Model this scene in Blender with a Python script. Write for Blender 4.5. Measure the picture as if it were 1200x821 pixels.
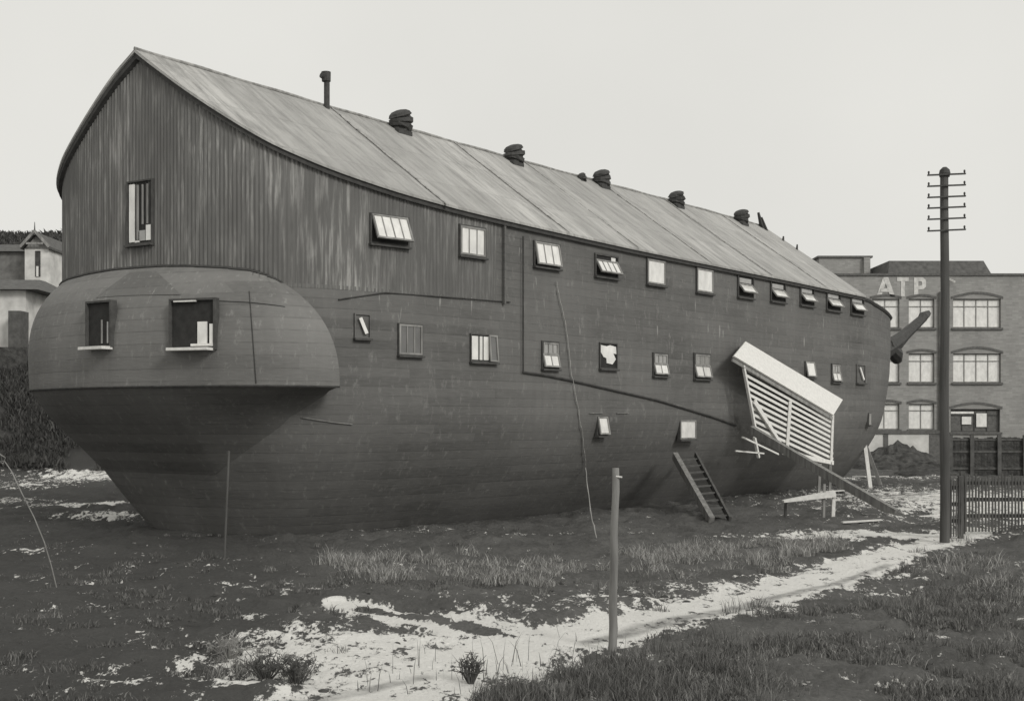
import bpy, math, random
import numpy as np
from mathutils import Vector
random.seed(7); rng = np.random.default_rng(7)
for o in list(bpy.data.objects): bpy.data.objects.remove(o)
S = bpy.context.scene
COL = S.collection
R = math.radians
# ------------------------------------------------------------------ camera / light / exposure
F = 1350.0; CAMZ = 3.0; HY = 492.0; CX = 600.0          # reference pixels (1200 x 821)
cd = bpy.data.cameras.new('camera'); cam = bpy.data.objects.new('camera', cd); COL.objects.link(cam)
cam.location = (0, 0, CAMZ); cam.rotation_euler = (R(90), 0, 0)
cd.sensor_width = 36; cd.lens = 36*F/1200; cd.shift_y = (HY-410.5)/1200; cd.clip_end = 6000; cd.clip_start = .1
S.camera = cam
SUN_EL = 30.0; SD = Vector((.66, -.75, 0)).normalized()
w = bpy.data.worlds.new('World'); S.world = w; w.use_nodes = True
nt = w.node_tree; nt.nodes.clear()
sky = nt.nodes.new('ShaderNodeTexSky'); sky.sky_type = 'NISHITA'; sky.sun_disc = False
sky.sun_elevation = R(SUN_EL); sky.sun_rotation = math.atan2(SD.x, SD.y); sky.dust_density = 4
bw = nt.nodes.new('ShaderNodeRGBToBW'); mx = nt.nodes.new('ShaderNodeMix'); mx.data_type = 'RGBA'
tcw = nt.nodes.new('ShaderNodeTexCoord'); nzw = nt.nodes.new('ShaderNodeTexNoise'); nzw.inputs['Scale'].default_value = 2.2; nzw.inputs['Detail'].default_value = 5
rpw = nt.nodes.new('ShaderNodeMapRange'); rpw.inputs['From Min'].default_value = .3; rpw.inputs['From Max'].default_value = .7
rpw.inputs['To Min'].default_value = 7.75; rpw.inputs['To Max'].default_value = 8.55
tint = nt.nodes.new('ShaderNodeMix'); tint.data_type = 'RGBA'; tint.blend_type = 'MULTIPLY'; tint.inputs['Factor'].default_value = 1
tint.inputs['B'].default_value = (1.0, .99, .94, 1)
bg = nt.nodes.new('ShaderNodeBackground'); bg.inputs['Strength'].default_value = .1
ow = nt.nodes.new('ShaderNodeOutputWorld')
nt.links.new(sky.outputs[0], bw.inputs[0]); nt.links.new(tcw.outputs['Generated'], nzw.inputs['Vector'])
nt.links.new(nzw.outputs[0], rpw.inputs['Value']); mx.inputs['Factor'].default_value = .9
nt.links.new(bw.outputs[0], mx.inputs['A']); nt.links.new(rpw.outputs[0], mx.inputs['B'])
nt.links.new(mx.outputs['Result'], tint.inputs['A']); nt.links.new(tint.outputs['Result'], bg.inputs['Color'])
nt.links.new(bg.outputs[0], ow.inputs[0])
sl = bpy.data.lights.new('sun', 'SUN'); sl.energy = 1.4; sl.angle = R(14); sl.color = (1, .985, .95)
so = bpy.data.objects.new('sun', sl); COL.objects.link(so)
sv = Vector((SD.x*math.cos(R(SUN_EL)), SD.y*math.cos(R(SUN_EL)), math.sin(R(SUN_EL))))
so.rotation_euler = sv.to_track_quat('Z', 'Y').to_euler(); so.location = (20, -20, 30)
S.view_settings.view_transform = 'Standard'; S.view_settings.look = 'None'
S.view_settings.exposure = 0; S.view_settings.gamma = 1; S.view_settings.use_curve_mapping = False
S.render.engine = 'CYCLES'

# ------------------------------------------------------------------ materials
W3 = (1.0, .985, .945)          # the warm black-and-white of the print
def g(v): return (v*W3[0], v*W3[1], v*W3[2], 1)
class NM:
    def __init__(s, name):
        s.m = bpy.data.materials.new(name); s.m.use_nodes = True; s.t = s.m.node_tree
        s.b = s.t.nodes['Principled BSDF']; s.b.inputs['Roughness'].default_value = .85
        s.b.inputs['Specular IOR Level'].default_value = .25
    def n(s, ty, **kw):
        x = s.t.nodes.new(ty)
        for k, v in kw.items():
            if k in x.inputs.keys(): x.inputs[k].default_value = v
            else: setattr(x, k, v)
        return x
    def l(s, a, b): s.t.links.new(a, b)
    def coord(s, scale=(1,1,1), kind='Object', rot=(0,0,0)):
        tc = s.n('ShaderNodeTexCoord'); mp = s.n('ShaderNodeMapping'); mp.inputs['Scale'].default_value = scale
        mp.inputs['Rotation'].default_value = rot
        s.l(tc.outputs[kind], mp.inputs['Vector']); return mp.outputs[0]
    def noise(s, vec, scale=5, detail=4, rough=.55, lo=.3, hi=.7, a=0., b=1.):
        x = s.n('ShaderNodeTexNoise'); x.inputs['Scale'].default_value = scale; x.inputs['Detail'].default_value = detail
        x.inputs['Roughness'].default_value = rough; s.l(vec, x.inputs['Vector'])
        r = s.n('ShaderNodeMapRange'); s.l(x.outputs[0], r.inputs['Value'])
        for k, v in (('From Min', lo), ('From Max', hi), ('To Min', a), ('To Max', b)): r.inputs[k].default_value = v
        return r.outputs[0]
    def math(s, op, a, b=None, clamp=False):
        x = s.n('ShaderNodeMath'); x.operation = op; x.use_clamp = clamp
        for i, v in enumerate((a, b)):
            if v is None: continue
            if isinstance(v, (int, float)): x.inputs[i].default_value = v
            else: s.l(v, x.inputs[i])
        return x.outputs[0]
    def mix(s, f, a, b):
        x = s.n('ShaderNodeMix'); x.data_type = 'RGBA'
        for k, v in (('Factor', f), ('A', a), ('B', b)):
            if isinstance(v, (int, float)):
                x.inputs[k].default_value = v if k == 'Factor' else g(v)
            elif isinstance(v, tuple): x.inputs[k].default_value = v
            else: s.l(v, x.inputs[k])
        return x.outputs['Result']
    def col(s, c): s.l(c, s.b.inputs['Base Color'])
    def bump(s, h, dist=.02, st=.6):
        x = s.n('ShaderNodeBump'); x.inputs['Distance'].default_value = dist; x.inputs['Strength'].default_value = st
        s.l(h, x.inputs['Height']); s.l(x.outputs[0], s.b.inputs['Normal'])
def simple(name, v, var=.25, scale=6, rough=.85, stretch=(1,1,1), bump=.01, metal=0):
    k = NM(name); c = k.coord(stretch); n1 = k.noise(c, scale, 6)
    k.col(k.mix(n1, v*(1-var), v*(1+var))); k.b.inputs['Roughness'].default_value = rough; k.b.inputs['Metallic'].default_value = metal
    if bump: k.bump(n1, bump)
    return k.m
M = {}
# tarred hull planking: strakes (lines at constant height), patchy tar, a few pale runs
def plank_mat(name, v, pitch, runs):
    k = NM(name); c = k.coord()
    sx = k.n('ShaderNodeSeparateXYZ'); k.l(c, sx.inputs[0])
    fr = k.math('FRACT', k.math('MULTIPLY', sx.outputs[2], 1/pitch))
    seam = k.math('LESS_THAN', fr, .09)
    big = k.noise(c, .35, 5, lo=.35, hi=.65); fine = k.noise(k.coord((1, 1, 5)), 3, 6)
    streak = k.noise(k.coord((3.0, 3.0, .22)), 1.6, 5, lo=.3, hi=.75)
    c1 = k.mix(big, v*.74, v*1.22); c2 = k.mix(k.math('MULTIPLY', fine, .5), c1, v*1.35)
    c3 = k.mix(k.math('MULTIPLY', streak, .35), c2, v*.7)
    pt = k.n('ShaderNodeTexWhiteNoise'); pt.noise_dimensions = '2D'; cm = k.n('ShaderNodeCombineXYZ')
    row = k.math('FLOOR', k.math('MULTIPLY', sx.outputs[2], 1/pitch)); k.l(row, cm.inputs[1])
    k.l(k.math('FLOOR', k.math('ADD', k.math('MULTIPLY', sx.outputs[0], .24), k.math('MULTIPLY', row, .37))), cm.inputs[0]); k.l(cm.outputs[0], pt.inputs['Vector'])
    c3 = k.mix(k.math('MULTIPLY', pt.outputs[0], .30), c3, v*1.8)
    seamn = k.noise(k.coord((1, 1, .2)), 1.7, 4, .6, .4, .65)
    c4 = k.mix(k.math('MULTIPLY', k.math('MULTIPLY', seam, seamn), .34), c3, v*.45)
    wear = k.noise(k.coord((1.2, 1.2, .5)), 5, 8, .72, .56, .74); c4 = k.mix(k.math('MULTIPLY', wear, .65), c4, v*2.4)
    if runs:
        r1 = k.noise(k.coord((2.6, 2.6, .42)), 2.6, 3, lo=.665, hi=.71)
        zb = k.n('ShaderNodeMapRange'); zb.inputs['From Min'].default_value = 4.6; zb.inputs['From Max'].default_value = 5.3; k.l(sx.outputs[2], zb.inputs['Value']); r1 = k.math('MULTIPLY', r1, zb.outputs[0])
        c4 = k.mix(k.math('MULTIPLY', r1, .55), c4, .38)
    k.col(c4); k.bump(k.math('SUBTRACT', k.math('MULTIPLY', fine, .3), seam), .02, .5)
    k.b.inputs['Roughness'].default_value = .7
    return k.m
M['hull'] = plank_mat('tarred planking', .118, .24, True)
M['gallery'] = plank_mat('faded stern planking', .15, .30, False)
def siding_mat():
    k = NM('weathered corrugated sheet'); c = k.coord()
    st = k.noise(k.coord((7, 7, .5)), 1.5, 6, .65, .48, .72); big = k.noise(c, .4, 4)
    sheets = k.n('ShaderNodeTexVoronoi'); sheets.inputs['Scale'].default_value = 1; k.l(k.coord((1.1, 1.1, .45)), sheets.inputs['Vector'])
    c1 = k.mix(big, .115, .155)
    c2 = k.mix(k.math('MULTIPLY', st, k.math('MULTIPLY', big, 1.0)), c1, .50)
    lum = k.n('ShaderNodeRGBToBW'); k.l(sheets.outputs['Color'], lum.inputs[0])
    c3 = k.mix(k.math('MULTIPLY', lum.outputs[0], .25), c2, .08)
    k.col(c3); k.b.inputs['Roughness'].default_value = .6
    return k.m
M['siding'] = siding_mat()
def roof_mat():
    k = NM('pale sheet roofing'); c = k.coord()
    sx = k.n('ShaderNodeSeparateXYZ'); k.l(c, sx.inputs[0])
    st = k.noise(k.coord((3.4, .42, .42)), 1.2, 8, .72, .42, .66); st2 = k.noise(k.coord((.5, .2, .2)), 1, 5, .6, .4, .62)
    blotch = k.noise(k.coord((1.6, .6, .6)), 1.1, 8, .75, .46, .62)
    bay = k.n('ShaderNodeTexWhiteNoise'); bay.noise_dimensions = '1D'
    k.l(k.math('FLOOR', k.math('MULTIPLY', k.math('ADD', sx.outputs[0], 20), 1/3.55)), bay.inputs['W'])
    sheet = k.n('ShaderNodeTexWhiteNoise'); sheet.noise_dimensions = '2D'
    cmb = k.n('ShaderNodeCombineXYZ'); k.l(k.math('FLOOR', k.math('MULTIPLY', sx.outputs[0], 1/.8)), cmb.inputs[0])
    k.l(k.math('FLOOR', k.math('MULTIPLY', sx.outputs[2], 1/1.2)), cmb.inputs[1]); k.l(cmb.outputs[0], sheet.inputs['Vector'])
    fr = k.math('FRACT', k.math('MULTIPLY', sx.outputs[0], 1/.8)); seam = k.math('LESS_THAN', fr, .06)
    fr2 = k.math('FRACT', k.math('MULTIPLY', sx.outputs[2], 1/1.2)); lap = k.math('LESS_THAN', fr2, .03)
    c1 = k.mix(k.math('MULTIPLY', st2, .8), .53, .37)
    c2 = k.mix(k.math('MULTIPLY', st, .9), c1, .19)
    c3 = k.mix(k.math('MULTIPLY', blotch, .45), c2, .60)
    c4 = k.mix(k.math('MULTIPLY', bay.outputs[0], .5), c3, .27)
    c5 = k.mix(k.math('MULTIPLY', sheet.outputs[0], .26), c4, .22)
    c6 = k.mix(k.math('MULTIPLY', k.math('MAXIMUM', seam, lap), .22), c5, .16)
    k.col(c6); k.bump(k.math('SUBTRACT', blotch, seam), .015, .4); k.b.inputs['Roughness'].default_value = .7
    return k.m
M['roof'] = roof_mat()
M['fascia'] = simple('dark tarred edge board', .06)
M['strip'] = simple('grey lap strip', .31, .4)
M['dark'] = simple('unlit interior', .035, bump=0)  # near-black colour paints the shade inside openings; the walls have no holes
M['frame'] = simple('dark painted window timber', .08)
M['white'] = simple('white painted timber', .72, .1, 9, .6)
M['grey_wood'] = simple('weathered grey timber', .26, .35, 5, .9, (1, 1, .25))
M['dark_wood'] = simple('dark wet timber', .10, .3, 5, .9, (1, 1, .25))
M['pole'] = simple('creosoted pole', .085, .3, 6, .8, (1, 1, .1))
M['bare_post'] = simple('bare wooden post', .21, .35, 9, .9, (1, 1, .12))
M['iron'] = simple('sooty iron', .055, .3, 8, .6)
M['porcelain'] = simple('white porcelain', .35, .1, 8, .3, bump=0)
M['rope'] = simple('pale hemp rope', .34, .2, 40, .95)
M['rubble'] = simple('dark rubble and earth', .07, .5, 3, .95, bump=.1)
M['white_wall'] = simple('limewashed wall', .62, .22, 1.2, .9)
M['slate'] = simple('dark slate', .10, .3, 3, .7)
def pane_mat(name, v, gl):
    k = NM(name); n1 = k.noise(k.coord((1, 1, .6)), 4, 5, a=0, b=1)
    k.col(k.mix(n1, v*.78, v*1.06)); k.b.inputs['Roughness'].default_value = .12
    k.b.inputs['Specular IOR Level'].default_value = gl; k.b.inputs['Coat Weight'].default_value = .4
    return k.m
M['pane'] = pane_mat('sky-white pane', .80, .8)  # white base colour stands in for sky reflected in the ship's panes
M['pane_grey'] = pane_mat('dusty pane', .34, .8)
M['factory_pane'] = pane_mat('sky-white factory glass', .84, .8)  # bright colour paints the sky reflection in the factory glass
M['factory_dark_pane'] = pane_mat('dim glass', .12, .8)
def brick_mat():
    k = NM('sooty brick'); c = k.coord(rot=(R(90), 0, 0))
    b = k.n('ShaderNodeTexBrick'); b.inputs['Scale'].default_value = 1; b.inputs['Brick Width'].default_value = .46; b.inputs['Row Height'].default_value = .15
    b.inputs['Mortar Size'].default_value = .016; b.inputs['Color1'].default_value = g(.30); b.inputs['Color2'].default_value = g(.42); b.inputs['Mortar'].default_value = g(.34)
    k.l(c, b.inputs['Vector']); n1 = k.noise(k.coord((1, 1, .5)), .5, 7, .65); n2 = k.noise(k.coord(), 3, 5)
    c1 = k.mix(k.math('MULTIPLY', n1, .55), b.outputs['Color'], .14); c2 = k.mix(k.math('MULTIPLY', n2, .4), c1, .30)
    k.col(c2); k.bump(b.outputs['Fac'], .02, .4); return k.m
M['brick'] = brick_mat()
M['lintel'] = simple('soot-dark brick arch', .13)
M['lead'] = simple('dull grey roofing', .17, .3, 2)
M['letter'] = simple('white painted lettering', .60, .25, 3, bump=0)
def blade_mat(name, lo, hi):
    k = NM(name); gi = k.n('ShaderNodeNewGeometry')
    k.col(k.mix(k.math('POWER', gi.outputs['Random Per Island'], 1.6), lo, hi)); k.b.inputs['Roughness'].default_value = .9
    return k.m
M['pale_grass'] = blade_mat('bleached winter grass', .12, .52)
M['dark_grass'] = blade_mat('dark dead weeds', .06, .24)
M['mid_grass'] = blade_mat('frosted weeds', .08, .36)
M['twig'] = simple('black twigs', .09)
M['foliage'] = blade_mat('dark evergreen needles', .045, .095)

# ------------------------------------------------------------------ mesh helpers
class MB:
    def __init__(s): s.v = []; s.f = []
    def quad(s, *p):
        n = len(s.v); s.v += [tuple(q) for q in p]; s.f.append(tuple(range(n, n+len(p)))); return s
    def hexa(s, p):      # 8 corners, bottom 4 then top 4 (same winding)
        n = len(s.v); s.v += [tuple(q) for q in p]
        for f in ((3,2,1,0), (4,5,6,7), (0,1,5,4), (1,2,6,5), (2,3,7,6), (3,0,4,7)): s.f.append(tuple(n+i for i in f))
        return s
    def box(s, x0, x1, y0, y1, z0, z1):
        return s.hexa([(x0,y0,z0),(x1,y0,z0),(x1,y1,z0),(x0,y1,z0),(x0,y0,z1),(x1,y0,z1),(x1,y1,z1),(x0,y1,z1)])
    def bar(s, a, b, w, h, up=(0,0,1), w2=None, h2=None):
        a = Vector(a); b = Vector(b); d = (b-a).normalized(); up = Vector(up)
        if abs(d.dot(up)) > .97: up = Vector((1, 0, 0))
        r = d.cross(up).normalized(); u = r.cross(d).normalized(); w2 = w if w2 is None else w2; h2 = h if h2 is None else h2
        P = []
        for q, ww, hh in ((a, w, h), (b, w2, h2)):
            P += [q-r*ww/2-u*hh/2, q+r*ww/2-u*hh/2, q+r*ww/2+u*hh/2, q-r*ww/2+u*hh/2]
        return s.hexa(P)
    def tube(s, pts, rad, n=10, caps=True, wob=0):
        pts = [Vector(p) for p in pts]; base = len(s.v)
        if not isinstance(rad, (list, tuple)): rad = [rad]*len(pts)
        for i, p in enumerate(pts):
            d = (pts[min(i+1, len(pts)-1)]-pts[max(i-1, 0)]).normalized()
            up = Vector((0, 0, 1)) if abs(d.z) < .9 else Vector((1, 0, 0))
            r = d.cross(up).normalized(); u = r.cross(d)
            for k in range(n):
                a = 2*math.pi*k/n; rr = rad[i]*(1+random.uniform(-wob, wob)); s.v.append(tuple(p+r*math.cos(a)*rr+u*math.sin(a)*rr))
        for i in range(len(pts)-1):
            for k in range(n):
                a = base+i*n+k; b = base+i*n+(k+1) % n; s.f.append((a, b, b+n, a+n))
        if caps:
            s.f.append(tuple(base+k for k in range(n))[::-1]); s.f.append(tuple(base+(len(pts)-1)*n+k for k in range(n)))
        return s
    def grid(s, rows, close=False):
        n = len(s.v); m = len(rows[0])
        for r in rows: s.v += [tuple(p) for p in r]
        for i in range(len(rows)-1):
            for j in range(m if close else m-1):
                a = n+i*m+j; b = n+i*m+(j+1) % m; s.f.append((a, b, b+m, a+m))
        return s
def build(name, mb, mat, parent=None, off=(0,0,0), smooth=False):
    me = bpy.data.meshes.new(name)
    ox, oy, oz = off
    me.from_pydata([(x-ox, y-oy, z-oz) for x, y, z in mb.v], [], mb.f); me.materials.append(M[mat] if isinstance(mat, str) else mat)
    if smooth: me.polygons.foreach_set('use_smooth', [True]*len(me.polygons))
    me.update(); o = bpy.data.objects.new(name, me); COL.objects.link(o)
    if parent: o.parent = parent
    elif any(off): o.location = off
    return o
def tag(o, label=None, cat=None, group=None, kind=None):
    if label: o['label'] = label
    if cat: o['category'] = cat
    if group: o['group'] = group
    if kind: o['kind'] = kind
    return o
def thing(name, label, cat, loc, group=None, rz=0):
    o = bpy.data.objects.new(name, None); COL.objects.link(o); o.location = loc; o.rotation_euler.z = rz; o.empty_display_size = .3
    return tag(o, label, cat, group)
# ------------------------------------------------------------------ ground relief
def vnoise(x, y, seed=0):
    xi = np.floor(x).astype(int); yi = np.floor(y).astype(int); fx = x-xi; fy = y-yi
    def h(a, b):
        n = (a*374761393+b*668265263+seed*144665) & 0x7fffffff; n = ((n ^ (n >> 13))*1274126177) & 0x7fffffff
        return ((n ^ (n >> 16)) & 0xffff)/65535.
    u = fx*fx*(3-2*fx); v = fy*fy*(3-2*fy)
    return (h(xi, yi)*(1-u)+h(xi+1, yi)*u)*(1-v)+(h(xi, yi+1)*(1-u)+h(xi+1, yi+1)*u)*v
def fbm(x, y, o=4, seed=0):
    t = 0; a = .5
    for i in range(o): t = t+a*vnoise(x*2**i, y*2**i, seed+i); a *= .5
    return t
def sstep(a, b, x):
    t = np.clip((x-a)/(b-a), 0, 1); return t*t*(3-2*t)
def hill(x, y):
    return np.interp(y, [60, 63, 75, 95, 162], [0, .6, 6.4, 13.2, 28])*sstep(10, 26, -x)
def ground_z(x, y):
    x = np.asarray(x, float); y = np.asarray(y, float)
    bump = (fbm(x*.22, y*.22, 3, 5)-.44)*.35*sstep(4, 14, y)*(1-sstep(60, 90, y))
    return bump+hill(x, y)
def gpx(px, py):        # point of the level ground seen at a reference pixel
    y = F*CAMZ/(py-HY); return ((px-CX)*y/F, y)
def seg_d(X, Y, pts):   # normalised distance to a path with widths
    best = np.full(X.shape, 1e9)
    for (ax, ay, aw), (bx, by, bw_) in zip(pts, pts[1:]):
        dx, dy = bx-ax, by-ay; t = np.clip(((X-ax)*dx+(Y-ay)*dy)/(dx*dx+dy*dy+1e-9), 0, 1)
        d = np.hypot(X-ax-dx*t, Y-ay-dy*t)/(aw+(bw_-aw)*t); best = np.minimum(best, d)
    return best
def gp(l): return [(*gpx(a, b), c) for a, b, c in l]
PATH = gp([(1150,618,.6),(1070,644,.7),(1000,663,.8),(930,686,.85),(850,706,.9),(760,727,.85),(680,741,.9),(600,750,1.0),(540,775,1.0),(450,812,.9),(330,840,.8)])
BRANCH = gp([(400,708,.35),(470,722,.5),(550,736,.6),(620,745,.7)])
RUT1 = gp([(425,713,.16),(480,722,.22),(540,733,.24),(600,744,.12)])
RUT2 = gp([(690,748,.12),(760,733,.22),(860,712,.16),(960,686,.12),(1040,662,.1)])
RUT3 = gp([(330,822,.1),(420,808,.14),(500,788,.1)])
# patches of snow : (px, py, rx_m, ry_m, strength)
SNOWP = [(430,765,2.3,2.0,1.0),(330,775,1.6,1.3,.85),(540,778,1.9,1.0,.95),(250,800,1.0,.6,.75),(180,800,1.2,.35,.78),(130,800,.8,.3,.65),(235,765,.8,.5,.5),(330,720,1.4,.5,.5),(420,800,2.2,.6,.9),(560,722,3.2,1.3,.62),(480,716,1.6,.8,.5),
 (650,712,1.6,2.2,.52),(780,703,2.2,2.4,.66),(860,690,2.4,1.8,.55),(340,688,2.0,.7,.42),(1000,668,2.0,1.8,.6),(1010,690,1.2,.7,.6),(870,768,.8,.4,.55),
 (1010,626,3.6,1.2,.85),(1080,627,1.6,.9,1.0),(950,622,2,.6,.6),(1050,560,6,2,.55),(1090,535,6,8,.7),(1185,590,7,11,.85),(1140,585,4,8,.7),(960,585,3,.6,.45),
 (128,556,4.0,7.0,.80),(150,550,2.0,6,.9),(95,562,4,4,.7),(30,568,3,5,.55),(118,590,2.4,1.1,.95),(90,594,2.6,.6,.7),(122,606,1.6,1.0,.75),(20,585,2,1.5,.6),(30,647,.9,.5,.62),(0,700,3,.4,.3),
 (740,762,.9,.4,.7),(660,770,1.6,.5,.6),(700,812,1.8,.35,.62),(620,805,1.0,.4,.6),(1040,800,1.6,.2,.55),(900,800,1.4,.25,.42),(960,745,1.0,.3,.35),(480,622,3,1.0,.42),(600,622,4,.8,.4),(130,770,2.2,.7,.30),(60,815,2,.4,.4)]
def cover(X, Y):
    dp = seg_d(X, Y, PATH); c = .90*(1-sstep(.35, 1.9, dp)); c = np.maximum(c, .95*(1-sstep(.4, 1.8, seg_d(X, Y, BRANCH))))
    for px, py, rx, ry, st in SNOWP:
        gx, gy = gpx(px, py); c = np.maximum(c, (st*.84 if py > 690 else st)*np.exp(-(((X-gx)/rx)**2+((Y-gy)/ry)**2)*.7))
    for r, k in ((RUT1, 1.0),):
        c = c-k*(1-sstep(.5, 1.3, seg_d(X, Y, r)))
    c = np.where((Y > 62) & (X < 0), 0, np.maximum(c, .12+.17*(1-sstep(20, 30, Y))*(.5+.9*(fbm(X*.5, Y*.8, 2, 66)-.2))))
    return c
def make_ground():
    nr, nc = 560, 620
    ys = np.concatenate([[.5, 3, 6, 8.5], np.geomspace(10, 90, nr), np.geomspace(95, 4000, 40)])
    tt = np.linspace(-.62, .62, nc); tt = np.concatenate([[-9, -3, -1.3, -.8], tt, [.8, 1.3, 3, 9]])
    Y, T = np.meshgrid(ys, tt, indexing='ij'); X = T*np.maximum(Y, 4)
    C = cover(X, Y)
    Z = ground_z(X, Y)
    clod = (fbm(X*.9, Y*1.1, 3, 91)-.44)*.30+(fbm(X*2.3, Y*2.3, 4, 11)-.45)*.20+(fbm(X*7, Y*7, 3, 21)-.43)*.09
    Z = Z+clod*(1-.85*sstep(.5, .95, C))*(1-sstep(60, 80, Y))
    n, m = Y.shape
    me = bpy.data.meshes.new('ground'); co = np.stack([X, Y, Z], -1).reshape(-1, 3)
    i = np.arange(n-1)[:, None]*m+np.arange(m-1)[None, :]
    fc = np.stack([i, i+1, i+m+1, i+m], -1).reshape(-1, 4)
    me.vertices.add(len(co)); me.vertices.foreach_set('co', co.ravel())
    me.loops.add(fc.size); me.loops.foreach_set('vertex_index', fc.ravel())
    me.polygons.add(len(fc)); me.polygons.foreach_set('loop_start', np.arange(0, fc.size, 4)); me.polygons.foreach_set('loop_total', np.full(len(fc), 4))
    me.update(calc_edges=True); me.validate()
    me.polygons.foreach_set('use_smooth', [True]*len(me.polygons))
    SL_ = np.maximum(1-sstep(.4, 1.6, seg_d(X, Y, RUT2)), .8*(1-sstep(.4, 1.6, seg_d(X, Y, RUT3))))
    a2 = me.attributes.new('slush', 'FLOAT', 'POINT'); a2.data.foreach_set('value', SL_.ravel().astype(np.float32))
    VG = np.clip(sstep(60, 63, Y)*(X < 0)+.75*(1-sstep(-.24, -.12, X/Y))*(Y < 62), 0, 1)
    a3 = me.attributes.new('peat', 'FLOAT', 'POINT'); a3.data.foreach_set('value', VG.ravel().astype(np.float32))
    at = me.attributes.new('snow', 'FLOAT', 'POINT'); at.data.foreach_set('value', C.ravel().astype(np.float32))
    k = NM('earth and patchy snow'); a = k.n('ShaderNodeAttribute'); a.attribute_name = 'snow'
    c = k.coord(); n1 = k.noise(k.coord((1, .55, 1)), 2.6, 9, .66, .25, .75, -.55, .55); 
    n1b = k.noise(c, 3, 5, .6, .3, .6, .3, 1)
    nf = k.noise(k.coord((1, .5, 1)), 13, 6, .7, .25, .75, -.42, .42)
    thr = k.math('ADD', k.math('ADD', a.outputs['Fac'], n1), nf)
    m1 = k.n('ShaderNodeMapRange'); m1.inputs['From Min'].default_value = .56; m1.inputs['From Max'].default_value = .66; k.l(thr, m1.inputs['Value'])
    n2 = k.noise(c, 1.1, 7, .6); n3 = k.noise(c, 14, 6, .7, .35, .7); n4 = k.noise(c, .5, 5, .6, .4, .6)
    earth = k.mix(n2, .07, .12); earth = k.mix(k.math('MULTIPLY', n3, .5), earth, .20)
    pe = k.n('ShaderNodeAttribute'); pe.attribute_name = 'peat'
    earth = k.mix(k.math('MULTIPLY', pe.outputs['Fac'], .8), earth, .045); wet = k.mix(k.math('MULTIPLY', n4, .4), earth, .05)
    snow = k.mix(k.math('MULTIPLY', n2, .8),  .84, .74); snow = k.mix(k.math('MULTIPLY', n3, .22), snow, .5); grit = k.noise(k.coord((1, .6, 1)), 22, 5, .75, .62, .68); snow = k.mix(k.math('MULTIPLY', grit, .5), snow, .2)
    sl2 = k.n('ShaderNodeAttribute'); sl2.attribute_name = 'slush'; snow = k.mix(k.math('MULTIPLY', k.math('MULTIPLY', sl2.outputs['Fac'], n1b), .9), snow, .24)
    k.col(k.mix(m1.outputs[0], wet, snow)); k.bump(k.math('ADD', n3, k.math('MULTIPLY', m1.outputs[0], 1.2)), .04, .7)
    k.b.inputs['Roughness'].default_value = .9
    me.materials.append(k.m); o = bpy.data.objects.new('ground', me); COL.objects.link(o); tag(o, kind='structure')
make_ground()
def GZ(x, y): return float(ground_z(np.array([x]), np.array([y]))[0])

# ------------------------------------------------------------------ the ship (local: x along keel to bow, y away from camera side, z up)
A = math.atan(1220/F); SA, CA = math.sin(A), math.cos(A); N0 = 26.6; S0 = 30.0
UX = Vector((SA, CA, 0)); UN = Vector((CA, -SA, 0))
def WP(s, t, z): return UX*s+UN*(t-N0)+Vector((0, 0, z))
ship_loc = WP(S0, 0, 0)
ship = thing('beached_ship', 'huge dark wooden ship hull roofed over as a long shed, rounded stern towards the viewer', 'ship', ship_loc, rz=math.atan2(CA, SA))
def L(s, t, z): return (s-S0, -t, z)
def px_on_t(px, t):
    k = (px-CX)/F; Z = (N0-t)/(SA-k*CA); return Z*(k*SA+CA), Z
def side(px, py, t):     # (s, t, z) of a pixel on the lengthwise plane t
    s, Z = px_on_t(px, t); return s, t, CAMZ+(HY-py)*Z/F
def crom(pts, step):
    out = []
    P = [Vector((*p, 0)) if len(p) == 2 else Vector(p) for p in pts]; P = [P[0]*2-P[1]]+P+[P[-1]*2-P[-2]]
    for i in range(1, len(P)-2):
        n = max(2, int((P[i+1]-P[i]).length/step))
        for j in range(n):
            t = j/n; a, b, c, d = P[i-1], P[i], P[i+1], P[i+2]
            out.append(.5*((2*b)+(c-a)*t+(2*a-5*b+4*c-d)*t*t+(3*b-a-3*c+d)*t**3))
    out.append(P[-2]); return [(v.x, v.y) for v in out]
def resample(pts, step):
    out = [pts[0]]; acc = 0
    for a, b in zip(pts, pts[1:]):
        d = math.hypot(b[0]-a[0], b[1]-a[1]); q = step-acc
        while q <= d: out.append((a[0]+(b[0]-a[0])*q/d, a[1]+(b[1]-a[1])*q/d)); q += step
        acc = (acc+d) % step
    return out
D = [(46.5,4.9),(40,4.9),(30,4.9),(24,4.85),(21,4.72),(19.6,4.58),(18.3,4.3),(17.4,3.95),(16.65,3.47),(16.0,2.54),(15.5,1.41),(15.2,0),(15.0,-.92),(14.9,-2.3),(14.95,-3.47),(15.35,-4.25),(16.5,-4.75),(19,-4.9),(24,-4.9),(35,-4.9),(46.5,-4.9)]
edge = crom(D, .12)
def offset(pl, d):
    out = []
    for i, p in enumerate(pl):
        a = pl[max(i-1, 0)]; b = pl[min(i+1, len(pl)-1)]; tx, ty = b[0]-a[0], b[1]-a[1]; l = math.hypot(tx, ty) or 1
        out.append((p[0]+ty/l*d*1, p[1]-tx/l*d))
    return out
# travelling near side -> stern -> far side: inward is to the left
def inward(pl, d): return offset(pl, -d) if offset([(10, 5), (9, 5)], -1)[0][1] < 5 else offset(pl, d)
wall = inward(edge, .16)
def ridge(s): return float(np.interp(s, [15, 22, 30, 40, 46.6], [12.38, 12.14, 11.98, 11.88, 11.78]))
SL = .714
def roof_z(s, t): return ridge(s)-SL*abs(t)
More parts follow.
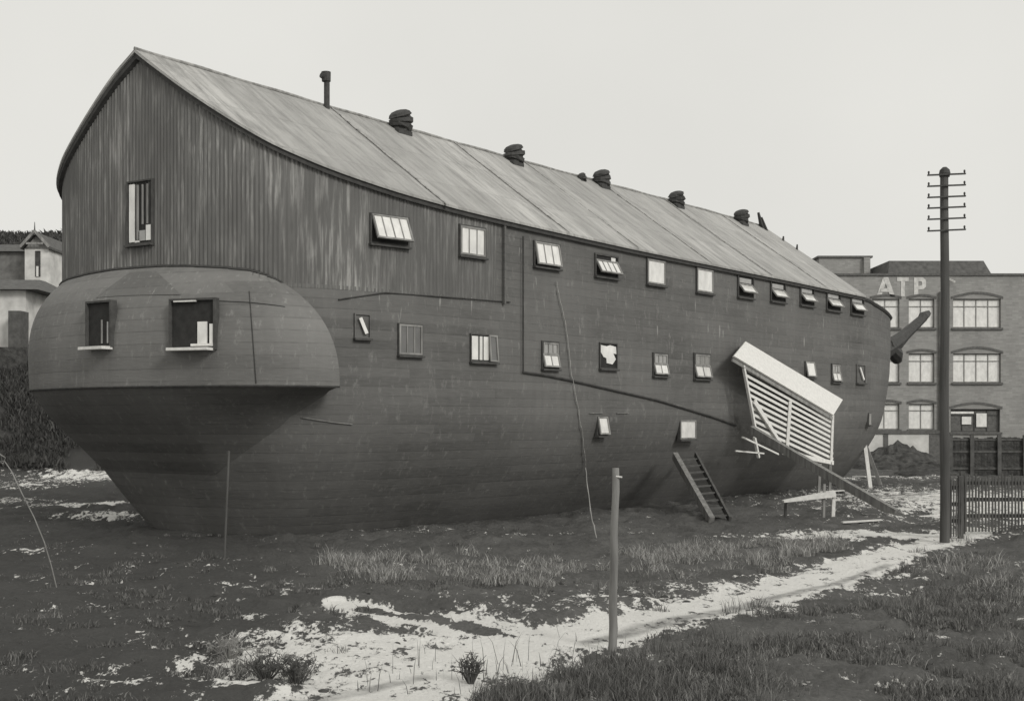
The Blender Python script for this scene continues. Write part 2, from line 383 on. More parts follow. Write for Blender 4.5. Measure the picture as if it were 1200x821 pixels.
# --- corrugated walls round the stern, tarred plank walls forward
ZJ = 6.30
def wall_strip(pl, zb, corr=0):
    rows = [[], []]; q = []
    for i, (s, t) in enumerate(pl): q.append((s, t))
    if corr:
        nrm = inward(pl, corr); q = [((a if math.sin(i*math.pi/2) > 0 else b)) for i, (a, b) in enumerate(zip(pl, nrm))]
    rows[0] = [L(s, t, zb) for s, t in q]; rows[1] = [L(s, t, roof_z(s, t)-.02) for s, t in q]
    return rows
near_i = [i for i, p in enumerate(wall) if p[1] > 0 and p[0] > 23.75]
w_near = [p for p in wall if p[1] > 0 and p[0] >= 23.35]; w_far = [p for p in wall if p[1] < 0 and p[0] >= 23.35]
w_stern = resample([p for p in wall if p[0] <= 23.8], .028)
def corr_strip():
    nr = inward(w_stern, 1.0); rows = [[], []]
    for i, (p, q) in enumerate(zip(w_stern, nr)):
        d = .012*math.sin(i*2*math.pi/4); dx, dy = (q[0]-p[0])*d, (q[1]-p[1])*d
        s, t = p[0]+dx, p[1]+dy; rows[0].append(L(s, t, ZJ-.05)); rows[1].append(L(s, t, roof_z(s, t)-.02))
    return rows
hw = build('corrugated_wall', MB().grid(corr_strip()), 'siding', ship)
pw = MB().grid(wall_strip(w_near, ZJ-.02)); pw.grid(wall_strip(w_far, ZJ-.02))
# flat bow gable of the shed
gq = [L(46.34, 4.74-9.48*i/24, ZJ) for i in range(25)]; gt = [L(46.34, 4.74-9.48*i/24, roof_z(46.34, 4.74-9.48*i/24)-.03) for i in range(25)]
pw.grid([gq, gt]); build('plank_wall', pw, 'hull', ship)
# --- roof
def make_roof():
    nv = 14; top = []
    for s, t in edge:
        rs = min(max(s+.0, 15.2), 46.5) if abs(t) < 4.6 else max(15.2, s)
        if s < 24: rs = 15.2+(max(s, 15.2)-15.2)*sstep(0, 1, (abs(t)-3.2)/1.7).item() if abs(t) > 3.2 else 15.2
        row = []
        for v in range(nv+1):
            f = v/nv; ss = rs+(s-rs)*f; tt = t*f
            sag = .035*math.sin(ss*1.1)*math.sin(f*3.1)
            row.append(L(ss, tt, ridge(ss)-SL*abs(tt)+sag*.6))
        top.append(row)
    m = MB().grid(top); m.grid([[(x, y, z-.07) for x, y, z in r][::-1] for r in top])
    rim = [r[-1] for r in top]; m.grid([rim, [(x, y, z-.07) for x, y, z in rim]])
    for r in (top[0], top[-1]): m.grid([r, [(x, y, z-.07) for x, y, z in r]])
    return m
roof = build('roof', make_roof(), 'roof', ship, smooth=False)
# ridge capping, dark fascia that also paints the shadow under the eaves
rc = MB()
rs_ = [15.2+i*.5 for i in range(63)]
rc.tube([L(s, 0, ridge(s)+.02+.012*math.sin(s*2.3)) for s in rs_], .045, 8); build('ridge_cap', rc, 'strip', roof)
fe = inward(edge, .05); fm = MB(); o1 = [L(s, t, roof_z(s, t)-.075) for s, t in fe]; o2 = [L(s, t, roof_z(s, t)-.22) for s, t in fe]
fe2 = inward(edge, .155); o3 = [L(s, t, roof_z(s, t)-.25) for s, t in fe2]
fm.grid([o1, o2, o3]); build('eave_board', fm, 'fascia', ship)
# lighter transverse cover strips on the near slope
for s in (21.5, 26.6, 30.1, 34.4, 38.6, 42.9):
    m = MB()
    for side_ in (1, -1):
        pts = [(s+.02*math.sin(i*1.7), side_*4.86*i/12) for i in range(13)]
        for a, b in zip(pts, pts[1:]):
            m.bar(L(a[0], a[1], roof_z(*a)+.03), L(b[0], b[1], roof_z(*b)+.012), .07, .012)
    build('cover_strip', m, 'strip', roof)

# --- hull
Hn = [(56.0,0),(55.75,.8),(55.1,1.7),(53.8,2.7),(52,3.5),(50,4.1),(48,4.55),(46.5,4.72),(40,4.75),(30,4.75),(24,4.70)]
st = [p for p in inward(crom(D, .3), .16) if p[0] < 23.6]
near_st = [p for p in st]; 
Hf = [(24,-4.74),(30,-4.75),(40,-4.75),(46.5,-4.72),(48,-4.55),(50,-4.1),(52,-3.5),(53.8,-2.7),(55.1,-1.7),(55.75,-.8)]
outline = crom(Hn, .3)[:-1]+near_st+crom(Hf, .3)
def hull_pt(s, t, zr):
    ft = 1-.42*max(0, (.3-zr)/3.3)**1.7; gs = 1-.205*max(0, (.9-zr)/3.9)**1.2; gb = 1-.42*max(0, (3-zr)/6)**1.6
    ft *= 1-.10*max(0, (zr-1.5)/2)*0
    if s < 24: s = 24-(24-s)*gs
    if s > 46: s = 46+(s-46)*gb
    return s, t*ft, zr+CAMZ
levels = [-3.6, -3.2, -2.8, -2.4, -2.0, -1.6, -1.2, -.8, -.4, 0, .4, .9, 1.5, 2.2, 3.35]
hull = build('hull', MB().grid([[L(*hull_pt(s, t, z)) for s, t in outline] for z in levels], close=True), 'hull', ship, smooth=True)
# deck lid so nothing is open from above
lid = MB(); lid.v = [L(*hull_pt(s, t, 3.34)) for s, t in outline]; lid.f = [tuple(range(len(lid.v)))]
build('deck', lid, 'fascia', ship)
# bow bulwark above the deck forward of the shed
bp = [p for p in crom(Hn, .3) if p[0] > 46.3]; bp = [(s, -t) for s, t in bp[::-1]][:-1]+bp
def bz(s): return float(np.interp(s, [46, 48, 52, 56], [8.22, 8.05, 7.85, 7.9]))
bm = MB(); bi = [(46+(s-46)*.98, t*.97) for s, t in bp]
bm.grid([[L(s, t, 6.34) for s, t in bp], [L(s, t, bz(s)) for s, t in bp], [L(s, t, bz(s)) for s, t in bi], [L(s, t, 6.34) for s, t in bi]])
build('bow_bulwark', bm, 'hull', ship, smooth=False)
rl = MB().tube([L(s, t, bz(s)+.02) for s, t in bp], .09, 6); build('bow_rail', rl, 'fascia', ship)
# bowsprit, knee and head timber
bs = MB().tube([L(54, 0, 5.9), L(57, 0, 6.3), L(59.2, 0, 6.75), L(60.6, 0, 7.2), L(61.8, 0, 7.7), L(63.2, 0, 8.3), L(64.4, 0, 8.85)], [.5, .52, .5, .43, .34, .29, .24], 8, wob=.07)
bs.tube([L(63.9, 0, 8.65), L(64.3, 0, 8.85), L(65.0, 0, 9.1)], [.24, .31, .22], 6, wob=.15); build('bowsprit', bs, 'iron', ship, smooth=False)
kn = MB()
prof = [(55.2, 7.1), (59.0, 7.5), (60.2, 7.2), (59.8, 6.5), (58.6, 5.7), (57.2, 5.0), (56.2, 4.0), (55.0, 2.4), (53.6, .4), (52.5, -.3), (51.5, 0), (54, 4)]
kn.v = [L(s, .17, z) for s, z in prof]+[L(s, -.17, z) for s, z in prof]; n = len(prof)
kn.f = [tuple(range(n)), tuple(range(2*n-1, n-1, -1))]+[(i, i+n, (i+1) % n+n, (i+1) % n) for i in range(n)]
kn.tube([L(59.3, .1, 7.0), L(60.6, 0, 6.6), L(60.9, 0, 6.2)], [.35, .42, .25], 10)
build('cutwater', kn, 'iron', ship)
# --- stern gallery: the planked, rounded transom that bulges under the shed
G = [(17.75,4.98),(17.0,4.80),(16.2,4.3),(15.5,3.5),(14.95,2.4),(14.45,1.1),(14.2,0),(14.1,-1.2),(14.1,-2.6),(14.35,-3.9),(14.95,-4.85),(16.2,-5.25),(18,-5.3)]
gpts = crom(G, .12)
def closest(p, pl): return min(pl, key=lambda q: (q[0]-p[0])**2+(q[1]-p[1])**2)
gi_ = inward(edge, .13); near_w = [closest(p, gi_) for p in gpts]
def gal_row(v):
    row = []
    for i, (p, q) in enumerate(zip(gpts, near_w)):
        u = i/(len(gpts)-1); ztop = 6.36+.50*math.sin(math.pi*min(max((u-.02)/.9, 0), 1))**.8
        f = v**4.2*.98; bul = .04*math.sin(math.pi*min(v*1.25, 1))
        s = p[0]+(q[0]-p[0])*f; t = p[1]+(q[1]-p[1])*f
        s -= .9*(1-u)**6*v*v if False else 0
        # right-hand edge leans aft towards the top
        k = max(0, 1-u*4.2)**2; s -= .95*k*v**2.2; t -= .55*k*v**2.2
        s -= bul*.6
        row.append(L(s, t*(1+.012*math.sin(math.pi*v)), 3.80+(ztop-3.80)*v))
    return row
gm = MB().grid([gal_row(v/14) for v in range(15)])
b0 = gal_row(0); cnt = []; fine = resample([p for p in inward(crom(D, .05), .16) if p[0] < 26], .02)
for q_ in range(9):
    v_ = q_/8; f_ = math.sin(v_*math.pi/2)**1.0 if v_ < 1 else 1; row = []
    for i_, ((x, y, z), p) in enumerate(zip(b0, gpts)):
        u_ = i_/(len(gpts)-1); tp_ = min(1, .06+u_*3.2); zr = .8-2.3*v_*tp_
        hx, hy, hz = L(*hull_pt(*closest(p, fine), zr)); f2 = f_*.985 if v_ < 1 else 1.02; row.append((x*.999+(hx-x*.999)*f2, y*.995+(hy-y*.995)*f2, 3.78+(zr+3-3.78)))
    cnt.append(row)
build('counter', MB().grid(cnt), 'hull', ship, smooth=True)
for e in (0, -1):
    ring = [gal_row(v/14)[e] for v in range(15)]; gm.grid([ring, [(x+.25, y*(.93), z) for x, y, z in ring]])
gallery = build('stern_gallery', gm, 'gallery', ship, smooth=True)
mo = MB().tube([(x, y, z) for x, y, z in gal_row(1)], .05, 6); mo.tube(gal_row(0), .03, 6); build('moulding', mo, 'fascia', gallery)
def on_gallery(px, v, d):
    pl = gal_plan(v); o_ = locate(px, pl); z = gal_row(v)[int(len(gpts)/2)][2]
    near = min(gal_row(v), key=lambda q: (q[0]+S0-o_[0])**2+(-q[1]-o_[1])**2)
    kx_ = Vector((WP(o_[0], o_[1], 0)-Vector((0, 0, 0)))).normalized(); s_ = o_[0]-d*kx_.dot(UX); t_ = o_[1]-d*kx_.dot(UN)
    return L(s_, t_, near[2])
# --- windows of the ship
def locate(px, pl):
    """nearest camera-facing point of a plan outline at a column of the view"""
    k = (px-CX)/F; best = None
    for a, b in zip(pl, pl[1:]):
        wa, wb = WP(a[0], a[1], 0), WP(b[0], b[1], 0); fa, fb = wa.x-k*wa.y, wb.x-k*wb.y
        if fa*fb <= 0 and abs(fa-fb) > 1e-9:
            f = fa/(fa-fb); s = a[0]+(b[0]-a[0])*f; t = a[1]+(b[1]-a[1])*f; Z = wa.y+(wb.y-wa.y)*f
            if best is None or Z < best[2]:
                d = Vector((b[0]-a[0], b[1]-a[1])).normalized(); best = (s, t, Z, d)
    return best
def frame_of(px, py, pl):
    s, t, Z, d = locate(px, pl)
    al = Vector((d.x, -d.y, 0))               # local ship axes
    out = Vector((al.y, -al.x, 0))
    c = Vector(L(s, t, CAMZ+(HY-py)*Z/F))
    # outward must point to the camera side
    toc = Vector(L(0, 0, 0)); wcam = Vector((0, 0, CAMZ)); u = Vector((WP(s, t, 0)-wcam))
    ow_ = UX*out.x-UN*out.y
    if ow_.dot(u) > 0: out = -out
    ax = Vector((0, 0, 1)).cross(out)        # to the right as seen from outside
    return c, ax, Vector((0, 0, 1)), out, Z/F
def part_box(mb, o, a, b, c, ra, rb, rc_):
    mb.hexa([o+a*x+b*y+c*z for x, y, z in ((ra[0],rb[0],rc_[0]),(ra[1],rb[0],rc_[0]),(ra[1],rb[1],rc_[0]),(ra[0],rb[1],rc_[0]),(ra[0],rb[0],rc_[1]),(ra[1],rb[0],rc_[1]),(ra[1],rb[1],rc_[1]),(ra[0],rb[1],rc_[1]))])
def sash(o, a, b, c, w, h, bars, mat, parent, tilt=0, base='top', sw=.028):
    """a glazed sash: pane + rails, hinged at top or bottom (tilt, rad outward)"""
    if base == 'top': hb = o+b*(h/2); bb = (-b*math.cos(tilt)+c*math.sin(tilt)); cc = (c*math.cos(tilt)+b*math.sin(tilt)); org = hb+bb*h; up = -bb
    else: hb = o-b*(h/2); up = (b*math.cos(tilt)+c*math.sin(tilt)); cc = (c*math.cos(tilt)-b*math.sin(tilt)); org = hb
    m = MB(); part_box(m, org, a, up, cc, (-w/2, w/2), (0, h), (.03, .045)); build('pane', m, mat, parent)
    fr = MB()
    for x0, x1 in ((-w/2-.02, -w/2+sw), (w/2-sw, w/2+.02)): part_box(fr, org, a, up, cc, (x0, x1), (-.02, h+.02), (.02, .07))
    for y0, y1 in ((-.02, sw), (h-sw, h+.02)): part_box(fr, org, a, up, cc, (-w/2+sw, w/2-sw), (y0, y1), (.02, .068))
    for i in range(bars):
        x = -w/2+w*(i+1)/(bars+1); part_box(fr, org, a, up, cc, (x-.014, x+.014), (sw, h-sw), (.03, .062))
    build('sash_bars', fr, 'grey_wood', parent)
def ship_window(px, py, w_, h_, pl, kind, fw=.09, bars=2):
    o, a, b, c, mp = frame_of(px, py, pl)
    if w_ > 3:                     # measured sizes: turn them into metres on the wall
        q = locate(px, pl); q2 = locate(px+3, pl); d_ = math.hypot(q[0]-q2[0], q[1]-q2[1])/3; w = w_*d_; h = h_*mp
    else: w, h = w_, h_
    fr = MB()
    for x0, x1 in ((-w/2-fw, -w/2), (w/2, w/2+fw)): part_box(fr, o, a, b, c, (x0, x1), (-h/2-fw, h/2+fw), (-.05, .06))
    for y0, y1 in ((-h/2-fw, -h/2), (h/2, h/2+fw)): part_box(fr, o, a, b, c, (-w/2, w/2), (y0, y1), (-.05, .058))
    wd = build('window', fr, 'hull' if kind == 'ajar' else 'frame', ship)
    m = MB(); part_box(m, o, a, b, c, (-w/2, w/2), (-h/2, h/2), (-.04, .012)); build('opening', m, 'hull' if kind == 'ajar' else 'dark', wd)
    m = MB(); part_box(m, o, a, b, c, (-w/2-fw-.02, w/2+fw+.02), (-h/2-fw-.05, -h/2-fw), (-.05, .13)); build('sill', m, 'frame', wd)
    if kind == 'shut': sash(o, a, b, c, w*.98, h*.98, bars, 'pane', wd)
    elif kind == 'awning': sash(o, a, b, c, w*.96, h*.98, bars, 'pane', wd, R(24))
    elif kind == 'lean': sash(o, a, b, c, w*.97, h*.98, bars, 'pane', wd, R(11))
    elif kind == 'two':            # upper sash dusty, lower one bright
        sash(o+b*h*.25, a, b, c, w*.9, h*.42, 2, 'pane_grey', wd); sash(o-b*h*.24, a, b, c, w*.96, h*.48, 1, 'pane', wd, R(14))
    elif kind == 'hopper':         # small fanlight tipped out at the bottom of the opening
        sash(o-b*h*.2, a, b, c, w*.9, h*.5, 0, 'pane', wd, R(38))
        m = MB(); part_box(m, o+b*h*.12, a, b, c, (-w/2, w/2), (-.015, .015), (.012, .04)); build('sash_bar', m, 'grey_wood', wd)
        m = MB(); part_box(m, o+b*h*.3, a, b, c, (-w*.4, w*.4), (-h*.12, h*.12), (.012, .02)); build('pane', m, 'pane_grey', wd)
    elif kind == 'broken':         # slanted sheet of white board in a torn opening
        m = MB(); q = [(-w/2, -h*.1), (w*.05, h*.0), (w*.25, h*.45), (w*.48, h*.45), (w*.42, -h*.1), (w*.5, -h*.45), (-w*.35, -h*.4)]
        n_ = len(q); m.v = [tuple(o+a*x+b*y+c*(.04+.12*(h/2-y))) for x, y in q]+[tuple(o+a*x+b*y+c*(.06+.12*(h/2-y))) for x, y in q]
        m.f = [tuple(range(n_)), tuple(range(2*n_-1, n_-1, -1))]+[(i, (i+1) % n_, (i+1) % n_+n_, i+n_) for i in range(n_)]
        build('pane', m, 'pane', wd)
    elif kind == 'torn':           # half torn-away white blind
        m = MB(); q = [(-w*.3, -h*.05), (-w*.48, h*.16), (-w*.46, h*.44), (-w*.1, h*.40), (w*.1, h*.46), (w*.47, h*.40), (w*.5, h*.1), (w*.30, h*.12), (w*.46, -h*.12), (w*.25, -h*.34), (-w*.1, -h*.3), (-w*.12, -h*.1)]
        n_ = len(q); m.v = [tuple(o+a*x+b*y+c*.02) for x, y in q]+[tuple(o+a*x+b*y+c*.035) for x, y in q]
        m.f = [tuple(range(n_)), tuple(range(2*n_-1, n_-1, -1))]+[(i, (i+1) % n_, (i+1) % n_+n_, i+n_) for i in range(n_)]
        build('blind', m, 'pane', wd)
    elif kind == 'half':           # half-open light with a strip of blind above
        sash(o-b*h*.14, a, b, c, w*.96, h*.7, 3, 'pane', wd, R(30))
        m = MB(); part_box(m, o, a, b, c, (w*.22, w*.42), (h*.05, h*.48), (.015, .03)); build('blind', m, 'pane', wd)
    elif kind == 'curtains':
        for x0, x1 in ((-w*.48, -w*.22), (-w*.16, -w*.05), (0, w*.2)):
            m = MB(); part_box(m, o, a, b, c, (x0, x1), (-h*.46, h*.46), (.015, .03)); build('pane', m, 'pane', wd)
        sash(o+a*w*.36, a, b, c, w*.3, h, 0, 'factory_dark_pane', wd, R(5))
    elif kind == 'dim':
        sash(o, a, b, c, w*.98, h*.98, 2, 'factory_dark_pane', wd)
    elif kind == 'ajar':           # only the white edge of a casement standing ajar
        m = MB(); m.bar(o-a*w*.22+b*h*.36+c*.08, o+a*w*.22-b*h*.34+c*.10, .035, .09); build('shutter', m, 'pane', wd)
    elif kind == 'tall':           # the tall stern light: white casing left, small pane at the foot right
        for x0, x1, y0, y1, mt in ((-w*.44, -w*.22, -h*.48, h*.47, 'pane'), (w*.28, w*.5, -h*.47, -h*.22, 'pane'), (w*.0, w*.24, -h*.47, -h*.30, 'pane_grey'), (-w*.12, -w*.06, -h*.45, h*.45, 'grey_wood'), (w*.1, w*.14, -h*.2, h*.45, 'grey_wood'), (w*.30, w*.34, -h*.2, h*.45, 'grey_wood'), (-w*.2, w*.0, -h*.49, -h*.46, 'pane')):
            m = MB(); part_box(m, o, a, b, c, (x0, x1), (y0, y1), (.015, .05)); build('pane' if 'pane' in mt else 'sash_bar', m, mt, wd)
    return wd
wl = wall
hl = [(s, t) for s, t in wl]
for px, py, w, h, kd, bars in [
    (456,270,42,31,'awning',3),(553,283,28,32,'shut',2),(640,299,28,26,'lean',2),(710,312,25,23,'half',0),(768,319,20,27,'shut',0),(825,329,18,26,'shut',0),
    (873,336,17,23,'hopper',0),(911,342,16,21,'hopper',0),(945,347,15,20,'hopper',0),(976,353,15,20,'hopper',0),(1004,358,14,19,'hopper',0)]:
    ship_window(px, py, w, h, hl, kd, .05, bars)
for px, py, w, h, kd, bars in [(424,382,16,26,'ajar',0),(480,398,26,34,'dim',2),(566,408,29,30,'curtains',0),(644,416,18,30,'two',1),(712,417,19,28,'torn',0),(773,427,16,25,'two',1),(822,429,18,28,'two',1),
    (948,433,10,17,'lean',0),(979,437,10,20,'two',1),(1008,438,9,20,'ajar',0),(705,499,11,20,'lean',0),(805,503,18,21,'shut',0)]:
    hp = [hull_pt(s, t, (HY-py)/45)[:2] for s, t in outline]; ship_window(px, py, w, h, hp, kd, .035, bars)
ship_window(165, 249, .85, 1.55, wl, 'tall', .04)
# stern gallery lights: dark panels painting the shade of openings, with white lids and small panes at the foot
def gal_plan(v): return [(x+S0, -y) for x, y, z in gal_row(v)]
def gallery_light(px, py, w, h, v, extra):
    o, a, b, c, mp = frame_of(px, py, gal_plan(v)); o = o+c*.02
    fr = MB(); fw = .05
    for x0, x1 in ((-w/2-fw, -w/2), (w/2, w/2+fw)): part_box(fr, o, a, b, c, (x0, x1), (-h/2-fw, h/2+fw), (-.12, .07))
    for y0, y1 in ((-h/2-fw, -h/2), (h/2, h/2+fw)): part_box(fr, o, a, b, c, (-w/2, w/2), (y0, y1), (-.12, .068))
    wd = build('gallery_window', fr, 'frame', ship)
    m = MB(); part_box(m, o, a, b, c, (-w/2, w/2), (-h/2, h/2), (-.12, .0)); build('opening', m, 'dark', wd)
    for nm, mt, x0, x1, y0, y1, z0, z1 in extra:
        m = MB(); part_box(m, o, a, b, c, (x0*w, x1*w), (y0*h, y1*h), (z0, z1)); build(nm, m, mt, wd)
gallery_light(227, 380, 1.15, 1.12, .35, [('pane','pane',.12,.34,-.42,.05,.01,.04),('pane','pane',.40,.48,-.42,.0,.01,.04),('lid','white',-.45,.5,-.56,-.50,0,.34),('sill','white',.05,.5,-.47,-.42,.01,.2),('lintel','white',-.42,.1,.47,.50,.02,.09)])
gallery_light(118, 380, .85, 1.05, .35, [('lid','white',-.5,.55,-.60,-.53,0,.32),('pane','pane_grey',.36,.42,-.45,.05,.01,.04),('sash_bar','grey_wood',.1,.14,-.45,.1,.01,.04)])

rows = []
for q_ in range(9):
    f_ = q_/8; v_ = .74+.215*f_; xa, xb = 112+40*f_, 212-30*f_; rows.append([on_gallery(xa+(xb-xa)*j/12, v_, .02) for j in range(13)])
build('dark_panel', MB().grid(rows), 'hull', gallery)  # thin panel, darker than the planking, over the upper gallery
build('seam_batten', MB().tube([on_gallery(292+1.0*j, .80-.78*j/8, .012) for j in range(9)], .012, 5), 'fascia', gallery)
build('seam_batten', MB().tube([on_gallery(250+14*j, .70, .01) for j in range(7)], .010, 5), 'fascia', gallery)
# small ports at the bow
for px, py in ((1022, 491),):
    hp = [hull_pt(s, t, 0)[:2] for s, t in outline]; ship_window(px-4, py, .35, .45, hp, 'shut', .05, 1)
# curved wale, batten lines
def hull_line(pts, rad, mat, name='wale'):
    P = []
    for px, py in pts:
        zr = (HY-py)/F*36
        for _ in range(3):
            hp = [hull_pt(s, t, zr)[:2] for s, t in outline]; q = locate(px, hp); zr = (HY-py)/F*q[2]
        P.append(L(q[0], q[1]+.03, CAMZ+zr))
    build(name, MB().tube(P, rad, 6), mat, ship)
hull_line([(612,436),(640,440),(670,446),(700,453),(735,461),(770,469),(800,478),(830,487),(862,498)], .04, 'fascia')
hull_line([(352,489),(372,492),(392,495),(412,497)], .014, 'bare_post', 'seam_batten')
hull_line([(690,484),(706,484)], .013, 'bare_post', 'seam_batten'); hull_line([(722,484),(736,484)], .013, 'bare_post', 'seam_batten'); hull_line([(788,473),(812,481),(836,489)], .02, 'bare_post', 'seam_batten')
hull_line([(396,351),(450,343),(520,348),(597,354)], .02, 'fascia', 'seam_batten')
# vertical batten where corrugated wall meets planking
bt = MB().bar(L(23.85, 4.72, 6.25), L(23.85, 4.72, roof_z(23.85, 4.85)-.2), .16, .07); build('corner_board', bt, 'hull', ship)
m = MB().bar(L(24.6, 4.80, 4.35), L(24.6, 4.80, roof_z(23.85, 4.85)-.4), .035, .03); build('batten', m, 'fascia', ship)
# --- things fixed on the ridge
def ventilator(px, sc=1.0, t=.25):
    s, Z = px_on_t(px, t); zb = roof_z(s, t)-.12
    m = MB(); prof = [(0,.30),(.12,.31),(.15,.40),(.27,.41),(.29,.35),(.33,.36),(.35,.44),(.47,.43),(.49,.36),(.53,.36),(.55,.42),(.64,.38),(.70,.26),(.73,.08)]
    m.tube([L(s+.08*math.sin(z*5), t, zb+z*sc*1.05) for z, r in prof], [r*sc*.92 for z, r in prof], 12, wob=.09)
    v = build('ventilator', m, 'iron', ship)
    m = MB().box(*sorted((L(s-.30*sc,0,0)[0], L(s+.30*sc,0,0)[0])), -t-.30*sc, -t+.30*sc, zb-.15, zb+.06); build('base', m, 'iron', v)
for px, sc in ((468,.95),(601,.9),(704,.88),(792,.86),(868,.86)): ventilator(px, sc)
ventilator(681, .42, .2)
s, Z = px_on_t(383, .1); m = MB().tube([L(s, .1, 11.9), L(s, .1, 12.95)], .085, 12); m.tube([L(s-.02, .1, 12.85), L(s-.03, .1, 13.12)], [.13, .14], 12); m.tube([L(s-.2, .1, 13.0), L(s, .1, 12.95)], .09, 10)
build('stove_pipe', m, 'iron', ship)
for s_, t_, ds, dz, w_, nm in ((46.1, .15, -.35, .72, .16, 'broken_finial'), (46.2, .35, -.5, .62, .10, 'finial_stay'), (46.25, 1.1, .05, .3, .10, 'gable_peg'), (46.3, 1.75, .05, .34, .09, 'gable_peg')):
    zb = roof_z(s_, t_)-.1; build(nm, MB().bar(L(s_, t_, zb), L(s_+ds, t_, zb+dz), w_, w_, w2=w_*.5, h2=w_*.5), 'iron', ship)

# ------------------------------------------------------------------ things against the hull (world space)
def W(px, py, t): return WP(*side(px, py, t))
# covered stair
p0 = Vector(W(925, 540, 5.6)); p0.z = 0
cs = thing('covered_stair', 'slatted stair shelter with pale sloping board roof leaning on the ship side', 'stair shelter', p0)
a1, a2 = Vector(W(872, 401, 5.0)), Vector(W(986, 469, 5.0)); b1, b2 = Vector(W(858, 418, 5.6)), Vector(W(975, 487, 5.6))
n_ = (a2-a1).cross(b1-a1).normalized()
if n_.z < 0: n_ = -n_
m = MB(); NB = 1
for i in range(NB): m.hexa([b1, b2, a2, a1, b1+n_*.07, b2+n_*.07, a2+n_*.07, a1+n_*.07])
build('roof_board', m, 'white', cs, p0)
m = MB(); m.bar(b1-Vector((0,0,.1)), b2-Vector((0,0,.1)), .05, .12); build('eave_rail', m, 'grey_wood', cs, p0)
def slat_line(x0, y0, x1, y1, t=5.52): return Vector(W(x0, y0, t)), Vector(W(x1, y1, t))
m = MB(); ns = 11
for i in range(ns):
    f = i/(ns-1); x0, y0 = 873+13*f, 432+76*f; x1 = 976; y1 = y0+(x1-x0)*(.56-.10*f)
    if y1 > 541: x1 = x0+(541-y0)/(.56-.10*f); y1 = 541
    a, b = slat_line(x0, y0, x1, y1); m.bar(a, b, .03, .10, up=(0, 0, 1))
build('slats', m, 'white', cs, p0)
for a, b, ww in (((871,428),(887,513),.09),((926,470),(922,531),.11),((976,486),(974,541),.09),((884,512),(889,536),.09)):
    q, r = Vector(W(*a, 5.58)), Vector(W(*b, 5.58)); build('post', MB().bar(q, r, ww, ww), 'white', cs, p0)
q, r = Vector(W(884,470,5.62)), Vector(W(922,531,5.62)); build('brace', MB().bar(q, r, .06, .2, w2=.06, h2=.1), 'white', cs, p0)
q, r = Vector(W(918,530,5.6)), Vector(W(976,542,5.6)); build('bottom_rail', MB().bar(q, r, .09, .16), 'white', cs, p0)
for a, b in (((961,543),(959,604)),((973,541),(972,600))):
    q, r = Vector(W(*a, 5.6)), Vector(W(*b, 5.6)); r.z = -.1; build('leg', MB().bar(q, r, .1, .1), 'grey_wood', cs, p0)
m = MB().bar(Vector(W(870,512,5.6)), Vector(W(912,532,5.6)), .06, .06); m.bar(Vector(W(862,528,5.6)), Vector(W(895,531,5.6)), .05, .05); build('rail', m, 'white', cs, p0)
# back board behind the slats so the stair well reads dark
m = MB(); m.quad(Vector(W(876, 445, 5.1)), Vector(W(975, 500, 5.1)), Vector(W(974, 538, 5.1)), Vector(W(890, 530, 5.1)))
# long spar leaning from the ship's side to the ground
q = Vector(W(880, 503, 5.9)); gx, gy = gpx(1050, 606); r = Vector((gx, gy, .12))
sp = MB().bar(q, q.lerp(r, .5)-Vector((0, 0, .03)), .2, .26, w2=.22, h2=.28); sp.bar(q.lerp(r, .5)-Vector((0, 0, .03)), r, .22, .28, w2=.2, h2=.26); o = build('leaning_spar', sp, 'bare_post', None, (r.x, r.y, 0)); tag(o, 'long squared timber leaning from the ship side past the slatted stair to the ground', 'spar')
# ladder-like ramp
fx, fy = gpx(834, 611); fo = Vector((fx, fy, 0)); st_ = thing('boarding_steps', 'steep open steps with pale left stringer leaning on the hull below the lowest ports', 'steps', fo)
top = Vector(W(791, 534, 4.9)); foot = Vector((fx, fy, .02)); top2 = Vector(W(815, 532, 4.9)); foot2 = foot+Vector((.62, .38, 0))
top = foot+(top-foot); build('stringer', MB().bar(foot, top, .16, .26), 'bare_post', st_, fo)
build('stringer', MB().bar(foot2, top2, .07, .2), 'dark_wood', st_, fo)
for i in range(9):
    f = (i+.6)/9.3; build('tread', MB().bar(foot.lerp(top, f), foot2.lerp(top2, f), .22, .04), 'dark_wood', st_, fo)
# rope
rp = []
for px, py in ((650,330),(655,355),(661,380),(664,410),(668,440),(674,470),(679,500),(683,530),(684,548)):
    zr = (HY-py)/F*35; hp = [hull_pt(s, t, zr)[:2] for s, t in outline]; q = locate(px, hp); rp.append(WP(q[0], q[1]+.07, CAMZ+(HY-py)/F*q[2]))
e = Vector(rp[-1]); gx, gy = gpx(700, 640); rp += [e.lerp(Vector((gx, gy, .05)), .5)-Vector((0, 0, .25)), Vector((gx, gy, .05))]
rm = MB()
rr = [.020+.009*math.sin(i*2.2) for i in range(len(rp)*6)]
fin = []
for a, b in zip(rp, rp[1:]):
    for j in range(6): fin.append(Vector(a).lerp(Vector(b), j/6)+Vector((random.uniform(-.012, .012),)*3))
o = build('hanging_rope', MB().tube(fin, [.013+.008*(i % 3 == 0) for i in range(len(fin))], 6), 'rope', None, (gx, gy, 0)); tag(o, 'thin pale knotted rope hanging down the tarred hull beside the third upper window', 'rope')

